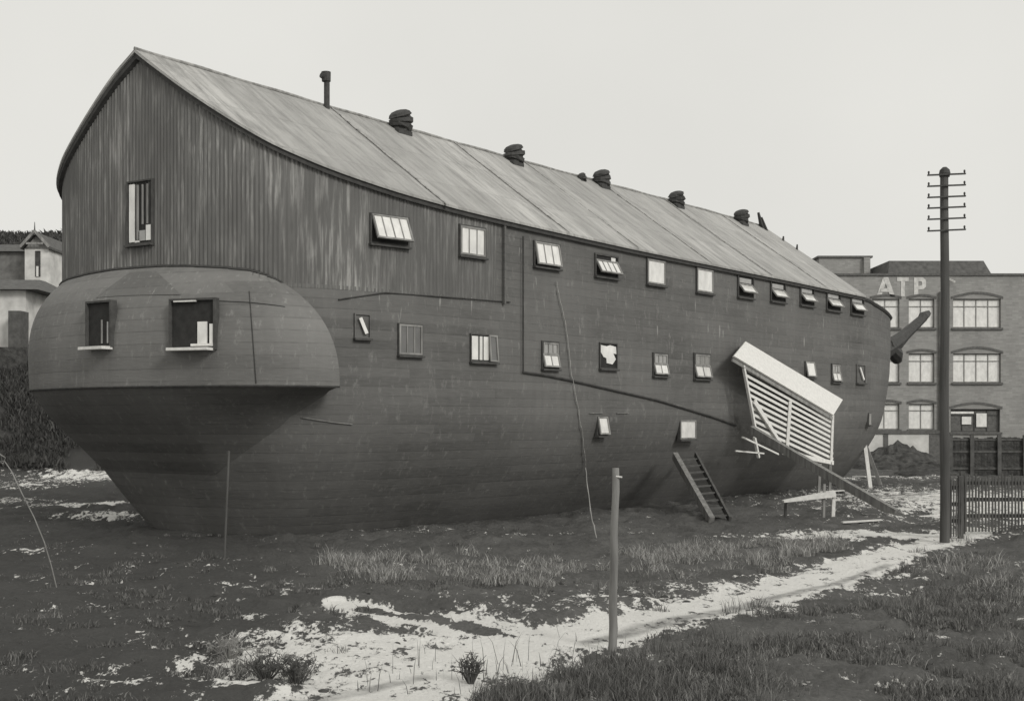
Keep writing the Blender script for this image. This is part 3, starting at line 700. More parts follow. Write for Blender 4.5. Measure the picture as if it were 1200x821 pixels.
# ------------------------------------------------------------------ telegraph pole
gx, gy = gpx(1107, 634); gz = GZ(gx, gy)-.1
tp = thing('telegraph_pole', 'tall dark telegraph pole with six crossarms beside the picket fence', 'pole', (gx, gy, gz)); off = (gx, gy, gz)
H = CAMZ+(HY-197)*gy/F
tilt = Vector((.0, 0, 0))
m = MB().tube([(gx+.012*math.sin(z*1.3), gy, z) for z in np.linspace(gz-.3, H-.15, 14)], list(np.linspace(.122, .098, 14)), 14, wob=.02); build('shaft', m, 'pole', tp, off)
m = MB().tube([(gx, gy, H-.22), (gx, gy, H-.14), (gx, gy, H-.05), (gx, gy, H+.02)], [.12, .14, .12, .05], 12); build('cap', m, 'iron', tp, off)
for py in (206, 219, 232, 244.5, 257.5, 271):
    z = CAMZ+(HY-py)*gy/F; a = Vector((gx-.48, gy-.16, z-.02)); b = Vector((gx+.48, gy-.10, z+.03))
    ar = build('crossarm', MB().bar(a, b, .05, .035), 'iron', tp, off)
    for f in (.03, .97):
        p = a.lerp(b, f); build('insulator', MB().tube([p+Vector((0, 0, .02)), p+Vector((0, 0, .05)), p+Vector((0, 0, .085)), p+Vector((0, 0, .1))], [.014, .026, .024, .01], 8), 'iron', ar, off)
# wooden post in front of the ship
gx, gy = gpx(718, 757); gz = GZ(gx, gy)-.15; zt = CAMZ+(HY-548)*gy/F
po = MB().tube([(gx+.045*(max(z, 0)/zt)**1.5+.006*math.sin(z*7), gy, z) for z in np.linspace(gz, zt, 18)], list(np.linspace(.062, .046, 18)), 10, wob=.07)
post = thing('wooden_post', 'rough bare wooden post standing in the grass where the snowy tracks meet', 'post', (gx, gy, gz))
build('shaft', po, 'bare_post', post, (gx, gy, gz), smooth=True)
build('nail', MB().tube([(gx+.04, gy-.04, zt-.11), (gx+.12, gy-.06, zt-.12)], .012, 6), 'white', post, (gx, gy, gz))
gx, gy = gpx(263, 652); gz = GZ(gx, gy)-.1; zt = CAMZ+(HY-528)*gy/F
o = build('thin_stake', MB().tube([(gx+.10*max(z, 0)/zt, gy, z) for z in np.linspace(gz, zt, 8)], .024, 8), 'dark_wood', None, (gx, gy, gz)); tag(o, 'thin dark stake standing upright in the dark ground before the stern', 'stake')
# bent wire at left
gx, gy = gpx(64, 688); k = gy/F
wp = [(0,532),(6,536),(3,543),(-2,540),(4,540),(12,552),(24,578),(38,606),(50,636),(58,664),(64,690)]
o = build('bent_wire', MB().tube([((a-CX)*k, gy+.01*i, CAMZ+(HY-b)*k) for i, (a, b) in enumerate(wp)], .010, 6), 'grey_wood', None, (gx, gy, 0)); tag(o, 'thin curved wire with a looped end rising from dark ground at far left', 'wire')

# ------------------------------------------------------------------ odds and ends on the ground right of the steps
gx, gy = gpx(960, 606); tr = thing('sawhorse', 'low trestle with a pale tapered board laid beneath the slatted stair', 'trestle', (gx, gy, 0)); k = gy/F
def tz(px, py): return Vector(((px-CX)*k, gy-.4, CAMZ+(HY-py)*k))
m = MB(); m.bar(tz(914, 586), tz(974, 577), .25, .07, w2=.25, h2=.2); build('board', m, 'white', tr, (gx, gy, 0))
build('leg', MB().bar(tz(973, 577), tz(972, 604), .08, .1), 'white', tr, (gx, gy, 0)); build('leg', MB().bar(tz(962, 566), tz(961, 606), .08, .07), 'grey_wood', tr, (gx, gy, 0))
build('leg', MB().bar(tz(920, 586)+Vector((0,.3,0)), Vector((tz(920, 600).x, gy, 0)), .07, .07), 'dark_wood', tr, (gx, gy, 0))
bd = [(975,577,.7,10,'short pale board lying behind the sawhorse legs'),(1095,583,.5,-5,'small pale board lying left of the telegraph pole'),(1050,583,1.2,3,'long pale board on dark ground behind the spar foot'),(938,563,.5,8,'pale board end lying under the slatted stair'),
      (900,560,.45,20,'small pale board beside the leaning spar under the stair'),(1010,612,.6,6,'thin board at the edge of the snow strip below the spar'),(1068,533,1.0,0,'pale board on top of the dark rubble by the factory wall'),(1020,560,.9,-20,'board lying on the dark ground below the bow'),(1092,606,.5,4,'board lying close to the telegraph pole foot')]
for px, py, ln, rz, lb in bd:
    x, y = gpx(px, py); z = GZ(x, y)+.06; c_, s_ = math.cos(R(rz)), math.sin(R(rz))
    o = build('loose_board', MB().bar((x-ln*c_, y-ln*s_, z), (x+ln*c_, y+ln*s_, z+.06), .18, .035), 'grey_wood' if ln > 1 else 'white', None, (x, y, z)); tag(o, lb, 'board', 'loose boards scattered near the bow')
# supports under the bow
for i, (a, b, t, lb) in enumerate([((1004,494),(1032,566),2.5,'dark timber prop slanting down from the bow, right of the two'),((1013,517),(1020,552),3.4,'short pale timber prop under the bow, left of the two')]):
    q, r = Vector(W(*a, t)), Vector(W(*b, t+1.0)); r.z = 0
    o = build('bow_prop', MB().bar(q, r, .16, .16), 'grey_wood' if i == 0 else 'white', None, (r.x, r.y, 0)); tag(o, lb, 'prop', 'timber props under the bow')
# rubble mounds
def mound(px, py, rx, ry, h, lb, depth=None):
    x, y = gpx(px, py); m = MB(); rows = []
    for i in range(13):
        f = i/12; row = []
        for j in range(30):
            a = 2*math.pi*j/30; r_ = f; x_ = x+rx*r_*math.cos(a); y_ = y+ry*r_*math.sin(a)
            n_ = float(fbm(np.array([x_*1.3]), np.array([y_*1.3]), 4, 3)[0])
            row.append((x_, y_, (h*(1-f**1.6)*(.45+1.1*n_) if i < 12 else -.15)))
        rows.append(row)
    m.grid(rows, close=True); o = build('rubble_mound', m, 'rubble', None, (x, y, 0)); tag(o, lb, 'rubble', 'rubble mounds between bow and factory')
mound(1052, 548, 3.6, 3.0, 1.35, 'large dark rubble mound in front of the white wall beyond the bow')
mound(1092, 556, 2.2, 2.4, .7, 'small low rubble mound beside the telegraph pole')

# ------------------------------------------------------------------ fences right
def picket(xa, xb, y, h, n, name, lb, gap=None, group=None):
    x0, z0 = (xa-CX)*y/F, 0; x1 = (xb-CX)*y/F; t = thing(name, lb, 'fence', (x0, y, 0), group); off = (x0, y, 0)
    m = MB()
    for i in range(n):
        x = x0+(x1-x0)*(i+.5)/n; hh = h*random.uniform(.95, 1.03); wd = (x1-x0)/n*.48; lean = random.uniform(-.015, .015)
        m.hexa([(x-wd/2, y-.012, .05), (x+wd/2, y-.012, .05), (x+wd/2, y+.012, .05), (x-wd/2, y+.012, .05), (x-wd/2+lean, y-.012, hh), (x+wd/2+lean, y-.012, hh), (x+wd/2+lean, y+.012, hh), (x-wd/2+lean, y+.012, hh)])
    build('pickets', m, 'dark_wood', t, off)
    for z in (.3*h, .58*h, .86*h): build('rail', MB().box(x0, x1, y+.014, y+.075, z-.05, z+.05), 'dark_wood', t, off)
    nb = max(2, int((x1-x0)/2.2)+1)
    for i in range(nb):
        x = x0+(x1-x0)*i/(nb-1); build('post', MB().box(x-.06, x+.06, y+.077, y+.19, -.2, h+.08), 'dark_wood', t, off)
picket(1130, 1300, 30.5, 1.55, 44, 'picket_fence', 'dark weathered picket fence with sloping gaps showing snow, right of the telegraph pole')
picket(1113, 1128, 29.2, 1.5, 5, 'picket_gate', 'narrow dark picket gate between telegraph pole and long picket fence')
# boarded yard fence before the factory
def board_fence():
    y = 62; x0 = (1112-CX)*y/F; x1 = (1320-CX)*y/F; t = thing('board_fence', 'tall dark close-boarded fence across the factory yard at right', 'fence', (x0, y, 0)); off = (x0, y, 0)
    m = MB(); n = 60
    for i in range(n):
        a = x0+(x1-x0)*i/n; b = x0+(x1-x0)*(i+.94)/n; m.box(a, b, y, y+.04, 0, 2.05+random.uniform(-.04, .04))
    build('boards', m, 'grey_wood' if False else 'rubble', t, off)
    for z in (.4, 1.3, 1.95): build('rail', MB().box(x0, x1, y-.05, y-.003, z-.06, z+.06), 'dark_wood', t, off)
    for px in (1113, 1138, 1170, 1200, 1240): x = (px-CX)*y/F; build('post', MB().box(x-.1, x+.1, y-.16, y-.052, 0, 2.2), 'slate', t, off)
board_fence()
# ------------------------------------------------------------------ brick factory
FY = 85.0; KF = FY/F
def fx_(px): return (px-CX)*KF
def fz_(py): return CAMZ+(HY-py)*KF
fo = (fx_(1000), FY, 0)
fac = thing('brick_factory', 'long three storey sooty brick factory with rows of bright windows and white wall letters', 'factory', fo)
WIN = []   # px0, px1, py0, py1, cols, kind
for y0, y1 in ((350, 384), (414, 448), (473, 503)):
    WIN += [(1022 if y0 < 400 else 1020, 1054, y0, y1, 2, 'w'), (1065, 1095, y0, y1, 2, 'w')]
for y0, y1 in ((350, 384), (414, 448)): WIN += [(1117, 1173, y0, y1, 4, 'w'), (1210, 1266, y0, y1, 4, 'w')]
WIN += [(960, 992, 350, 384, 2, 'w'), (960, 992, 414, 448, 2, 'w'), (1210, 1266, 476, 506, 4, 'w'), (1114, 1172, 479, 506, 4, 'd')]
xs = sorted({fx_(930), fx_(1330)} | {fx_(v) for w_ in WIN for v in w_[:2]}); zs = sorted({-.3, fz_(323)} | {fz_(v) for w_ in WIN for v in w_[2:4]})
m = MB()
for xa, xb in zip(xs, xs[1:]):
    for za, zb in zip(zs, zs[1:]):
        cx_, cz_ = (xa+xb)/2, (za+zb)/2
        if any(fx_(w_[0]) < cx_ < fx_(w_[1]) and fz_(w_[3]) < cz_ < fz_(w_[2]) for w_ in WIN): continue
        m.quad((xa, FY, za), (xb, FY, za), (xb, FY, zb), (xa, FY, zb))
for w_ in WIN:
    a, b, c_, d = fx_(w_[0]), fx_(w_[1]), fz_(w_[3]), fz_(w_[2])
    for p in (((a, c_), (b, c_)), ((b, c_), (b, d)), ((b, d), (a, d)), ((a, d), (a, c_))): m.quad((p[0][0], FY, p[0][1]), (p[1][0], FY, p[1][1]), (p[1][0], FY+.35, p[1][1]), (p[0][0], FY+.35, p[0][1]))
x0, x1, zt = fx_(930), fx_(1330), fz_(323)
m.quad((x0, FY, -.3), (x0, FY+16, -.3), (x0, FY+16, zt), (x0, FY, zt)); m.quad((x1, FY, -.3), (x1, FY+16, -.3), (x1, FY+16, zt), (x1, FY, zt)); m.quad((x0, FY+16, -.3), (x1, FY+16, -.3), (x1, FY+16, zt), (x0, FY+16, zt))
wallf = build('wall', m, 'brick', fac, fo)
build('parapet', MB().box(x0-.1, x1+.1, FY-.12, FY+.3, zt, zt+.16), 'lintel', fac, fo)
rf = build('roof', MB().quad((x0, FY+.3, zt-.1), (x1, FY+.3, zt-.1), (x1, FY+16, zt-.1), (x0, FY+16, zt-.1)), 'lead', fac, fo)
for w_ in WIN:
    a, b, c_, d = fx_(w_[0]), fx_(w_[1]), fz_(w_[3]), fz_(w_[2]); W_ = b-a; Hh = d-c_; y = FY+.22
    dk = w_[5] == 'd'
    gl = build('window', MB().box(a, b, y, y+.05, c_, d), 'lintel' if dk else 'factory_pane', fac, fo)
    f = MB(); t_ = .05; zt_ = c_+Hh*.74
    for x in [a+W_*i/w_[4] for i in range(w_[4]+1)]:
        lo = c_ if True else zt_; tw = .07 if x in (a, b) else .03
        tw *= .7; f.box(max(a, x-tw), min(b, x+tw), y-.06, y-.002, lo, d)
    f.box(a+.07, b-.07, y-.055, y-.004, zt_-.03, zt_+.03); f.box(a+.07, b-.07, y-.055, y-.004, c_, c_+.08); f.box(a+.07, b-.07, y-.055, y-.004, d-.08, d)
    build('window_frame', f, 'frame' if dk else 'grey_wood', gl, fo)
    if dk:
        build('pane', MB().box(fx_(1145), fx_(1157), y-.1, y-.062, fz_(500), fz_(484)), 'factory_pane', gl, fo); build('pane', MB().box(fx_(1128), fx_(1139), y-.1, y-.062, fz_(497), fz_(488)), 'factory_pane', gl, fo)
        build('pane', MB().box(fx_(1115), fx_(1142), y-.1, y-.062, fz_(484.5), fz_(482)), 'factory_pane', gl, fo)
    build('sill', MB().box(a-.12, b+.12, FY-.12, FY+.2, c_-.16, c_-.002), 'lintel', gl, fo)
    ar = []; ri = .32 if w_[4] == 4 else .16
    for i in range(13):
        u = i/12; xx = a-.15+(W_+.3)*u; zz = d+ri*math.sin(math.pi*u)*1.1; ar.append((xx, zz))
    q = MB(); q.grid([[(x, FY-.05, z-.0) for x, z in ar], [(x, FY-.05, z+.17) for x, z in ar], [(x, FY+.02, z+.17) for x, z in ar]]); q.grid([[(x, FY+.02, z) for x, z in ar], [(x, FY-.05, z) for x, z in ar]])
    build('arch', q, 'lintel', gl, fo)
# painted letters A T P
def letter(strokes, x0, w_, z0, h_, th):
    m = MB()
    for j, ((ax, az), (bx, bz_)) in enumerate(strokes):
        a = Vector((x0+ax*w_, FY-.02-.002*j, z0+az*h_)); b = Vector((x0+bx*w_, FY-.02-.002*j, z0+bz_*h_)); m.bar(a, b, .02, th, up=(0, 0, 1) if abs((b-a).normalized().z) < .9 else (1, 0, 0)) if abs((b-a).normalized().z) < .9 else m.box(a.x-th/2, a.x+th/2, a.y-.01, a.y+.01, min(a.z, b.z), max(a.z, b.z))
    return m
z0, h_ = fz_(347), fz_(325)-fz_(347)
def poly(pts, y):   # flat painted stroke polygon
    m = MB(); m.v = [(x, y, z) for x, z in pts]+[(x, y+.015, z) for x, z in pts]; n_ = len(pts)
    m.f = [tuple(range(n_)), tuple(range(2*n_-1, n_-1, -1))]+[(i, (i+1) % n_, (i+1) % n_+n_, i+n_) for i in range(n_)]; return m
def addp(m, q): n_ = len(m.v); m.v += q.v; m.f += [tuple(i+n_ for i in f) for f in q.f]
X0 = fx_(1027); ww = fx_(1048.5)-X0
m = poly([(X0, z0), (X0+ww*.26, z0), (X0+ww*.62, z0+h_), (X0+ww*.36, z0+h_)], FY-.03); addp(m, poly([(X0+ww*.74, z0), (X0+ww, z0), (X0+ww*.64, z0+h_), (X0+ww*.38, z0+h_)], FY-.05)); addp(m, poly([(X0+ww*.2, z0+h_*.22), (X0+ww*.8, z0+h_*.22), (X0+ww*.74, z0+h_*.42), (X0+ww*.26, z0+h_*.42)], FY-.07))
build('letter', m, 'letter', wallf, fo)
X0 = fx_(1051); ww = fx_(1065)-X0
m = poly([(X0, z0+h_*.8), (X0+ww, z0+h_*.8), (X0+ww, z0+h_), (X0, z0+h_)], FY-.03); addp(m, poly([(X0+ww*.34, z0), (X0+ww*.66, z0), (X0+ww*.66, z0+h_*.79), (X0+ww*.34, z0+h_*.79)], FY-.03)); build('letter', m, 'letter', wallf, fo)
X0 = fx_(1071); ww = fx_(1085)-X0
m = poly([(X0, z0), (X0+ww*.36, z0), (X0+ww*.36, z0+h_), (X0, z0+h_)], FY-.03)
addp(m, poly([(X0+ww*.37, z0+h_*.8), (X0+ww*.37, z0+h_), (X0+ww*.75, z0+h_), (X0+ww, z0+h_*.85), (X0+ww, z0+h_*.5), (X0+ww*.75, z0+h_*.36), (X0+ww*.37, z0+h_*.36), (X0+ww*.37, z0+h_*.54), (X0+ww*.62, z0+h_*.56), (X0+ww*.66, z0+h_*.62), (X0+ww*.66, z0+h_*.74), (X0+ww*.62, z0+h_*.8)], FY-.03))
build('letter', m, 'letter', wallf, fo)
# roof lights / mansards above the parapet
m = MB(); a, b, c_, d = fx_(1040), fx_(1168), fx_(1048), fx_(1160); z1, z2 = zt-.05, fz_(303); y = FY+4
kk = (FY+4)/FY; a, b, c_, d = [v*kk for v in (a, b, c_, d)]; z2 = CAMZ+(z2-CAMZ)*kk
m.hexa([(a, y, z1), (b, y, z1), (b, y+8, z1), (a, y+8, z1), (c_, y+1.2, z2), (d, y+1.2, z2), (d, y+7, z2), (c_, y+7, z2)]); build('mansard_roof', m, 'slate', rf, fo)
build('skylight', MB().box(fx_(1082)*kk, fx_(1094)*kk, y-.05, y+.4, z1+.15, z1+.42), 'white_wall', rf, fo)
m = MB(); a, b = fx_(960)*1.1, fx_(1020)*1.1; z2 = CAMZ+(fz_(302)-CAMZ)*1.1; m.box(a, b, FY+8.5, FY+14, zt-.1, z2); bk = build('rear_block', m, 'brick', fac, fo)
build('coping', MB().box(a-.15, b+.15, FY+8.35, FY+14.1, z2, z2+.15), 'lintel', bk, fo); build('pier', MB().box(b-.6, b-.1, FY+8.2, FY+8.49, zt-.1, z2-.02), 'brick', bk, fo)
# low roof bit in front and downpipe
build('downpipe', MB().tube([(fx_(1101), FY-.12, .3), (fx_(1101), FY-.12, zt-1.2)], .09, 8), 'lead', fac, fo)
build('wall_stay', MB().bar((fx_(1112), FY-.05, fz_(327)), (fx_(1117), FY-.35, fz_(331)), .12, .12), 'white', fac, fo)
# white yard wall with dark band and door
y = 78.0; kx = y/F; o0 = ((1030-CX)*kx, y, 0); x0, x1 = (1015-CX)*kx, (1089-CX)*kx
yw = thing('yard_wall', 'peeling whitewashed yard wall with dark capping beyond the bow', 'wall', o0)
zt2 = CAMZ+(HY-508)*kx
build('wall', MB().box(x0, x1, y, y+.3, -.2, zt2), 'white_wall', yw, o0); build('capping', MB().box(x0-.1, x1+1.0, y-.1, y+.4, zt2, zt2+.2), 'lintel', yw, o0)
build('pier', MB().box(x1, x1+.75, y-.05, y+.35, -.2, zt2-.01), 'lintel', yw, o0); x = (1038-CX)*kx; build('pier', MB().box(x-.15, x+.15, y-.06, y-.003, -.2, zt2-.01), 'lintel', yw, o0)

# ------------------------------------------------------------------ houses on the hill left
def house1():
    y = 95.0; k = y/F; X = lambda px: (px-CX)*k; Zp = lambda py: CAMZ+(HY-py)*k
    base = Zp(330); o = (X(38), y, base); t = thing('gabled_cottage', 'small pale cottage with decorated gable and finial high on the hill behind the stern', 'house', o)
    xl, xr = X(29), X(57); zw = Zp(291)
    build('wall', MB().box(xl, xr, y, y+9, base-2, zw), 'white_wall', t, o)
    # long roof running left/back
    pk = (X(43), Zp(272)); m = MB(); e0, e1 = X(26), X(60)
    m.hexa([(e0, y-.4, zw-.1), (pk[0], y-.4, pk[1]-.2), (pk[0], y+9.3, pk[1]-.2), (e0, y+9.3, zw-.1), (e0, y-.4, zw+.1), (pk[0], y-.4, pk[1]), (pk[0], y+9.3, pk[1]), (e0, y+9.3, zw+.1)])
    m.hexa([(pk[0], y-.4, pk[1]-.2), (e1, y-.4, zw-.1), (e1, y+9.3, zw-.1), (pk[0], y+9.3, pk[1]-.2), (pk[0], y-.4, pk[1]), (e1, y-.4, zw+.1), (e1, y+9.3, zw+.1), (pk[0], y+9.3, pk[1])])
    rf = build('roof', m, 'slate', t, o); build('finial', MB().tube([(pk[0], y-.4, pk[1]-.3), (pk[0], y-.4, Zp(261))], [.08, .02], 6), 'dark_wood', rf, o)
    m = MB(); m.v = [(xl, y-.02, zw-.05), (xr, y-.02, zw-.05), (pk[0], y-.02, pk[1]-.2), (xl, y+.1, zw-.05), (xr, y+.1, zw-.05), (pk[0], y+.1, pk[1]-.2)]; m.f = [(0,1,2), (5,4,3), (0,3,4,1), (1,4,5,2), (2,5,3,0)]
    build('gable', m, 'grey_wood', t, o)
    m = MB(); m.bar((e0, y-.45, zw+.05), (pk[0], y-.45, pk[1]+.05), .06, .22); m.bar((e1, y-.45, zw+.05), (pk[0], y-.46, pk[1]+.05), .06, .22); m.bar((X(33), y-.43, Zp(286)), (X(53), y-.43, Zp(286)), .06, .16); build('bargeboard', m, 'grey_wood', rf, o)
    build('doorway', MB().box(X(41.5), X(47.5), y-.06, y-.003, Zp(324), Zp(294)), 'rubble', t, o); build('door', MB().box(X(43), X(45.5), y-.1, y-.062, Zp(324), Zp(312)), 'white', t, o)
    m = MB(); z1 = Zp(291); m.hexa([(X(-30), y+2, base), (xl-.01, y+2, base), (xl-.01, y+9, base), (X(-30), y+9, base), (X(-30), y+2, z1), (xl-.01, y+2, z1), (xl-.01, y+9, z1), (X(-30), y+9, z1)]); wg = build('wing', m, 'lead', t, o)
    m = MB(); m.hexa([(X(-32), y+1.6, z1), (xl, y+1.6, z1), (xl, y+9.4, z1), (X(-32), y+9.4, z1), (X(-30), y+4.5, z1+1.0), (xl, y+4.5, z1+1.0), (xl, y+6.5, z1+1.0), (X(-30), y+6.5, z1+1.0)]); build('wing_roof', m, 'slate', wg, o)
house1()
def house2():
    y = 75.0; k = y/F; X = lambda px: (px-CX)*k; Zp = lambda py: CAMZ+(HY-py)*k
    o = (X(0), y, Zp(425)); t = thing('whitewashed_house', 'big whitewashed house under dark roof at the left edge below the gabled cottage', 'house', o)
    zb, zt_ = Zp(425)-3, Zp(340); x1 = X(30)
    build('wall', MB().box(X(-90), x1, y, y+8, zb, zt_), 'white_wall', t, o)
    m = MB(); m.hexa([(X(-94), y-.6, zt_), (x1+1.0, y-.6, zt_), (x1+1.0, y+8.6, zt_), (X(-94), y+8.6, zt_), (X(-94), y+3.5, zt_+1.1), (x1-.5, y+3.5, zt_+1.1), (x1-.5, y+4.5, zt_+1.1), (X(-94), y+4.5, zt_+1.1)]); rf = build('roof', m, 'slate', t, o)
    ap = build('lean_to', MB().box(X(19), x1+.2, y-1.2, y-.003, zb, Zp(366)), 'slate', t, o)
    build('plinth', MB().box(X(-90), x1+.6, y-1.4, y-1.21, zb, Zp(408)), 'rubble', t, o)
house2()
# ------------------------------------------------------------------ far wood on the hill (a mass nobody could count)
def blades_mesh(name, P, Hh, Wd, lean, mat, zoff=0, seg=2):
    """P: n x 3 roots; writes one mesh of bent blades"""
    n = len(P); ang = rng.uniform(0, 2*np.pi, n); dx = np.cos(ang)*Wd/2; dy = np.sin(ang)*Wd/2*.4
    la = rng.uniform(0, 2*np.pi, n); lx = np.cos(la)*lean*Hh; ly = np.sin(la)*lean*Hh
    z0 = P[:, 2]-.02
    V = np.zeros((n, 5, 3))
    V[:, 0] = np.stack([P[:, 0]-dx, P[:, 1]-dy, z0], 1); V[:, 1] = np.stack([P[:, 0]+dx, P[:, 1]+dy, z0], 1)
    mxx = P[:, 0]+lx*.35; myy = P[:, 1]+ly*.35; mz = z0+Hh*.6
    V[:, 2] = np.stack([mxx+dx*.7, myy+dy*.7, mz], 1); V[:, 3] = np.stack([mxx-dx*.7, myy-dy*.7, mz], 1)
    V[:, 4] = np.stack([P[:, 0]+lx, P[:, 1]+ly, z0+Hh*np.sqrt(np.clip(1-(lean*.6)**2, .2, 1))], 1)
    b = np.arange(n)*5; q = np.stack([b, b+1, b+2, b+3], 1); t3 = np.stack([b+3, b+2, b+4], 1)
    me = bpy.data.meshes.new(name); me.vertices.add(n*5); me.vertices.foreach_set('co', V.reshape(-1, 3).ravel())
    loops = np.concatenate([q.ravel(), t3.ravel()]); me.loops.add(len(loops)); me.loops.foreach_set('vertex_index', loops)
    me.polygons.add(2*n); me.polygons.foreach_set('loop_start', np.concatenate([np.arange(n)*4, 4*n+np.arange(n)*3])); me.polygons.foreach_set('loop_total', np.concatenate([np.full(n, 4), np.full(n, 3)]))
    me.update(calc_edges=True); me.materials.append(M[mat]); o = bpy.data.objects.new(name, me); COL.objects.link(o); return o
nw = 50000; X = rng.uniform(-95, -35, nw); Y = rng.uniform(118, 175, nw); tree = fbm(X*.16, Y*.16, 3, 31)
hh = .7+2.4*np.clip(tree-.2, 0, 1); Zg = ground_z(X, Y); U = rng.uniform(0, 1, nw)
keep = rng.uniform(0, 1, nw) < .9; P = np.stack([X, Y, Zg+hh*U*.8], 1)[keep]
o = blades_mesh('far_woods', P, rng.uniform(.4, .9, len(P)), rng.uniform(.2, .45, len(P)), rng.uniform(.2, .9, len(P)), 'foliage'); tag(o, 'dark wood along the crest of the hill behind the stern', 'wood', kind='stuff')

nw = 85000; Y = rng.uniform(61.5, 90, nw); X = Y*rng.uniform(-.56, -.20, nw); Zg = ground_z(X, Y); f = fbm(X*.35, Y*.35, 3, 8); ok = f > .36
P = np.stack([X, Y, Zg+rng.uniform(0, .9, nw)*f], 1)[ok]; n = len(P)
o = blades_mesh('hillside_scrub', P, rng.uniform(.15, .6, n), rng.uniform(.05, .13, n), rng.uniform(.2, 1.0, n), 'foliage'); tag(o, 'dark scrub covering the slope behind the stern', 'scrub', kind='stuff')
# ------------------------------------------------------------------ grass and weeds
def scatter(regs, world=False):
    out = []
    for px, py, sx, sy, n in regs:
        a = rng.normal(px, sx, n); b = rng.normal(py, sy, n); ok = (b > 600) & (b < 870); a = a[ok]; b = b[ok]
        y = F*CAMZ/(b-HY); x = (a-CX)*y/F; out.append(np.stack([x, y], 1))
    q = np.concatenate(out); C = cover(q[:, 0], q[:, 1]); return q, C
def clumpy(q, C, sc, thr, cmax, keep_lo=.0, seed=40):
    f = fbm(q[:, 0]*sc, q[:, 1]*sc, 3, seed); dp = seg_d(q[:, 0], q[:, 1], PATH)
    ok = (f > thr) & ((C < cmax) | (rng.uniform(0, 1, len(C)) < keep_lo)) & (dp > .8); q = q[ok]; return np.column_stack([q, ground_z(q[:, 0], q[:, 1])])
def tussocks(name, label, regs, mat, rad, hgt, per, wid, cmax=.8, spread=1.0):
    q, C = scatter(regs); dp = seg_d(q[:, 0], q[:, 1], PATH); ok = (C < cmax) & (dp > (.9 if cmax < 1.5 else .35)) & (fbm(q[:, 0]*1.1, q[:, 1]*1.1, 3, 17) > (.43 if 'dark' in name else .3)); q = q[ok]; nc = len(q)
    R0 = rng.uniform(*rad, nc)*rng.choice([.5, .8, 1, 1.5], nc); H0 = rng.uniform(*hgt, nc)*(.5+.5*R0/R0.max())
    idx = np.repeat(np.arange(nc), per); n = len(idx); a = rng.uniform(0, 2*np.pi, n); u = np.sqrt(rng.uniform(0, 1, n))
    r_ = R0[idx]*u; x = q[idx, 0]+r_*np.cos(a); y = q[idx, 1]+r_*np.sin(a)*.9; h = H0[idx]*(1-.65*u**2)*rng.uniform(.45, 1.1, n)
    P = np.column_stack([x, y, ground_z(x, y)]); o = blades_mesh(name, P, h, rng.uniform(*wid, n), rng.uniform(.15, 1.2, n)*spread, mat)
    return tag(o, label, 'grass' if 'grass' in name else 'weeds', kind='stuff')
tussocks('bleached_grass', 'pale bleached winter grass in tufts between the ship and the track',
 [(425,664,22,6,26),(450,672,14,4,14),(505,662,26,7,12),(560,668,22,6,12),(605,676,24,7,18),(640,662,20,6,10),(690,660,30,10,10),(796,650,14,5,34),(836,643,18,5,34),(905,650,24,5,26),(925,640,22,4,26),(968,640,20,4,20),(750,658,16,6,12),(1150,668,30,9,10),(1175,690,24,14,12),(860,664,50,5,12)],
 'pale_grass', (.12, .42), (.20, .60), 110, (.007, .015), 1.0)
tussocks('dark_weeds', 'dark dead weeds covering the foreground earth',
 [(640,815,55,14,170),(700,795,36,16,180),(870,722,70,7,60),(980,690,50,8,50),(560,830,40,7,40),(820,790,70,18,240),(920,770,90,24,260),(1050,770,90,34,280),(1150,730,60,34,240),(880,825,120,14,200),(1060,820,110,18,220),(1140,665,45,10,80),(1050,715,50,14,90),(735,770,20,8,60),
  (100,740,90,50,260),(200,690,120,36,200),(60,800,70,20,130),(215,812,40,8,20),(300,660,120,22,140),(500,686,150,8,70),(325,722,50,8,50),(600,655,200,20,110),(790,712,120,10,40)],
 'dark_grass', (.06, .26), (.05, .24), 46, (.008, .02), .62)
tussocks('tall_dark_weeds', 'taller dark weeds massed around and right of the wooden post',
 [(650,800,34,14,90),(700,782,26,13,130),(750,805,34,12,90),(620,815,34,8,50),(1130,690,50,30,110),(1000,790,120,22,90),(1180,770,30,30,60),(850,770,50,12,60),(900,725,60,6,24)],
 'dark_grass', (.10, .30), (.22, .50), 70, (.006, .013), cmax=2, spread=.65)
tussocks('frosted_weeds', 'greyish frosted weeds scattered through the dark growth',
 [(1000,750,120,40,230),(1130,700,50,36,200),(640,800,80,20,60),(850,800,150,20,230),(960,790,30,10,60),(780,690,120,12,50),(300,785,40,12,16),(150,700,120,60,40),(900,765,40,8,30),(290,770,30,10,22)],
 'mid_grass', (.05, .26), (.06, .30), 60, (.006, .013), .9)
q, C = scatter([(550,795,50,14,34),(620,785,50,14,60),(480,795,30,12,10)])
P = np.column_stack([q, ground_z(q[:, 0], q[:, 1])]); n = len(P)
o = blades_mesh('weed_stalks', P, rng.uniform(.12, .48, n), rng.uniform(.008, .014, n), rng.uniform(.0, .5, n), 'dark_grass'); tag(o, 'thin upright dead stalks rising out of the snow', 'weeds', kind='stuff')
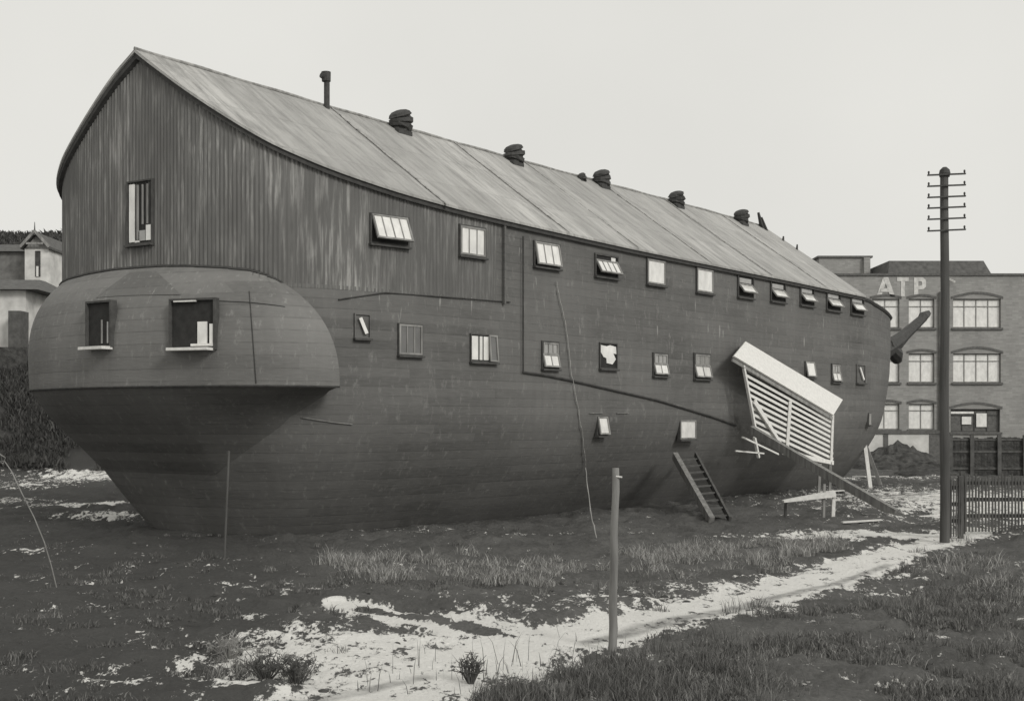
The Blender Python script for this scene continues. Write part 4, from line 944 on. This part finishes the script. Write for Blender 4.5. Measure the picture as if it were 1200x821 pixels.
# low twiggy bushes on the snow
def bush(px, py, r, h, lb, pale=False):
    x, y = gpx(px, py); z = GZ(x, y); m = MB()
    for i in range(38):
        a = random.uniform(0, 2*math.pi); rr = r*math.sqrt(random.random()); b = Vector((x+rr*.25*math.cos(a), y+rr*.25*math.sin(a), z)); e = Vector((x+rr*math.cos(a), y+rr*math.sin(a), z+h*random.uniform(.4, 1)*(1-.3*(rr/r)**2)))
        mid = b.lerp(e, .5)+Vector((random.uniform(-.04, .04), 0, .04)); m.tube([b, mid, e], [.007, .005, .003], 4)
        for j in range(5):
            q = mid.lerp(e, random.random()); d = Vector((random.uniform(-1, 1), random.uniform(-1, 1), random.uniform(-.2, 1)))*.09; m.tube([q, q+d], [.005, .003], 3)
    o = build('twiggy_bush', m, 'twig' if not pale else 'grey_wood', None, (x, y, z)); tag(o, lb, 'bush', 'low bare bushes in the snow')
bush(312, 795, .28, .34, 'low bare dark bush on the snow at lower left, left one of a close pair')
bush(348, 798, .28, .32, 'low bare dark bush on the snow at lower left, right one of a close pair')
bush(268, 772, .30, .30, 'pale bare bush at the left end of the snow patch', True)
bush(552, 792, .14, .45, 'narrow dark bush standing alone in the snow left of the post')
# dark clods lying on the snow
cl = MB(); 
def clod(x, y, r):
    z = GZ(x, y); rows = []
    for i in range(4):
        f = i/3; rows.append([(x+r*math.cos(a)*(1-f*.75)*random.uniform(.75, 1.2), y+r*.8*math.sin(a)*(1-f*.75)*random.uniform(.75, 1.2), z-.02+r*.5*math.sin(f*1.5)) for a in [2*math.pi*j/8 for j in range(8)]])
    cl.grid(rows, close=True); cl.f.append(tuple(len(cl.v)-8+j for j in range(8)))
for i in range(170):
    px = random.gauss(470, 95); py = random.uniform(712, 806) if random.random() < .7 else random.uniform(690, 735)
    if random.random() < .3: px = random.gauss(820, 90); py = random.uniform(690, 735)
    x, y = gpx(px, py)
    if seg_d(np.array([x]), np.array([y]), PATH)[0] < .55: continue
    clod(x, y, random.choice((.02, .03, .04, .05, .06, .08)))
o = build('earth_clods', cl, 'rubble'); tag(o, 'small dark clods of earth strewn over the snow', 'earth', kind='stuff')
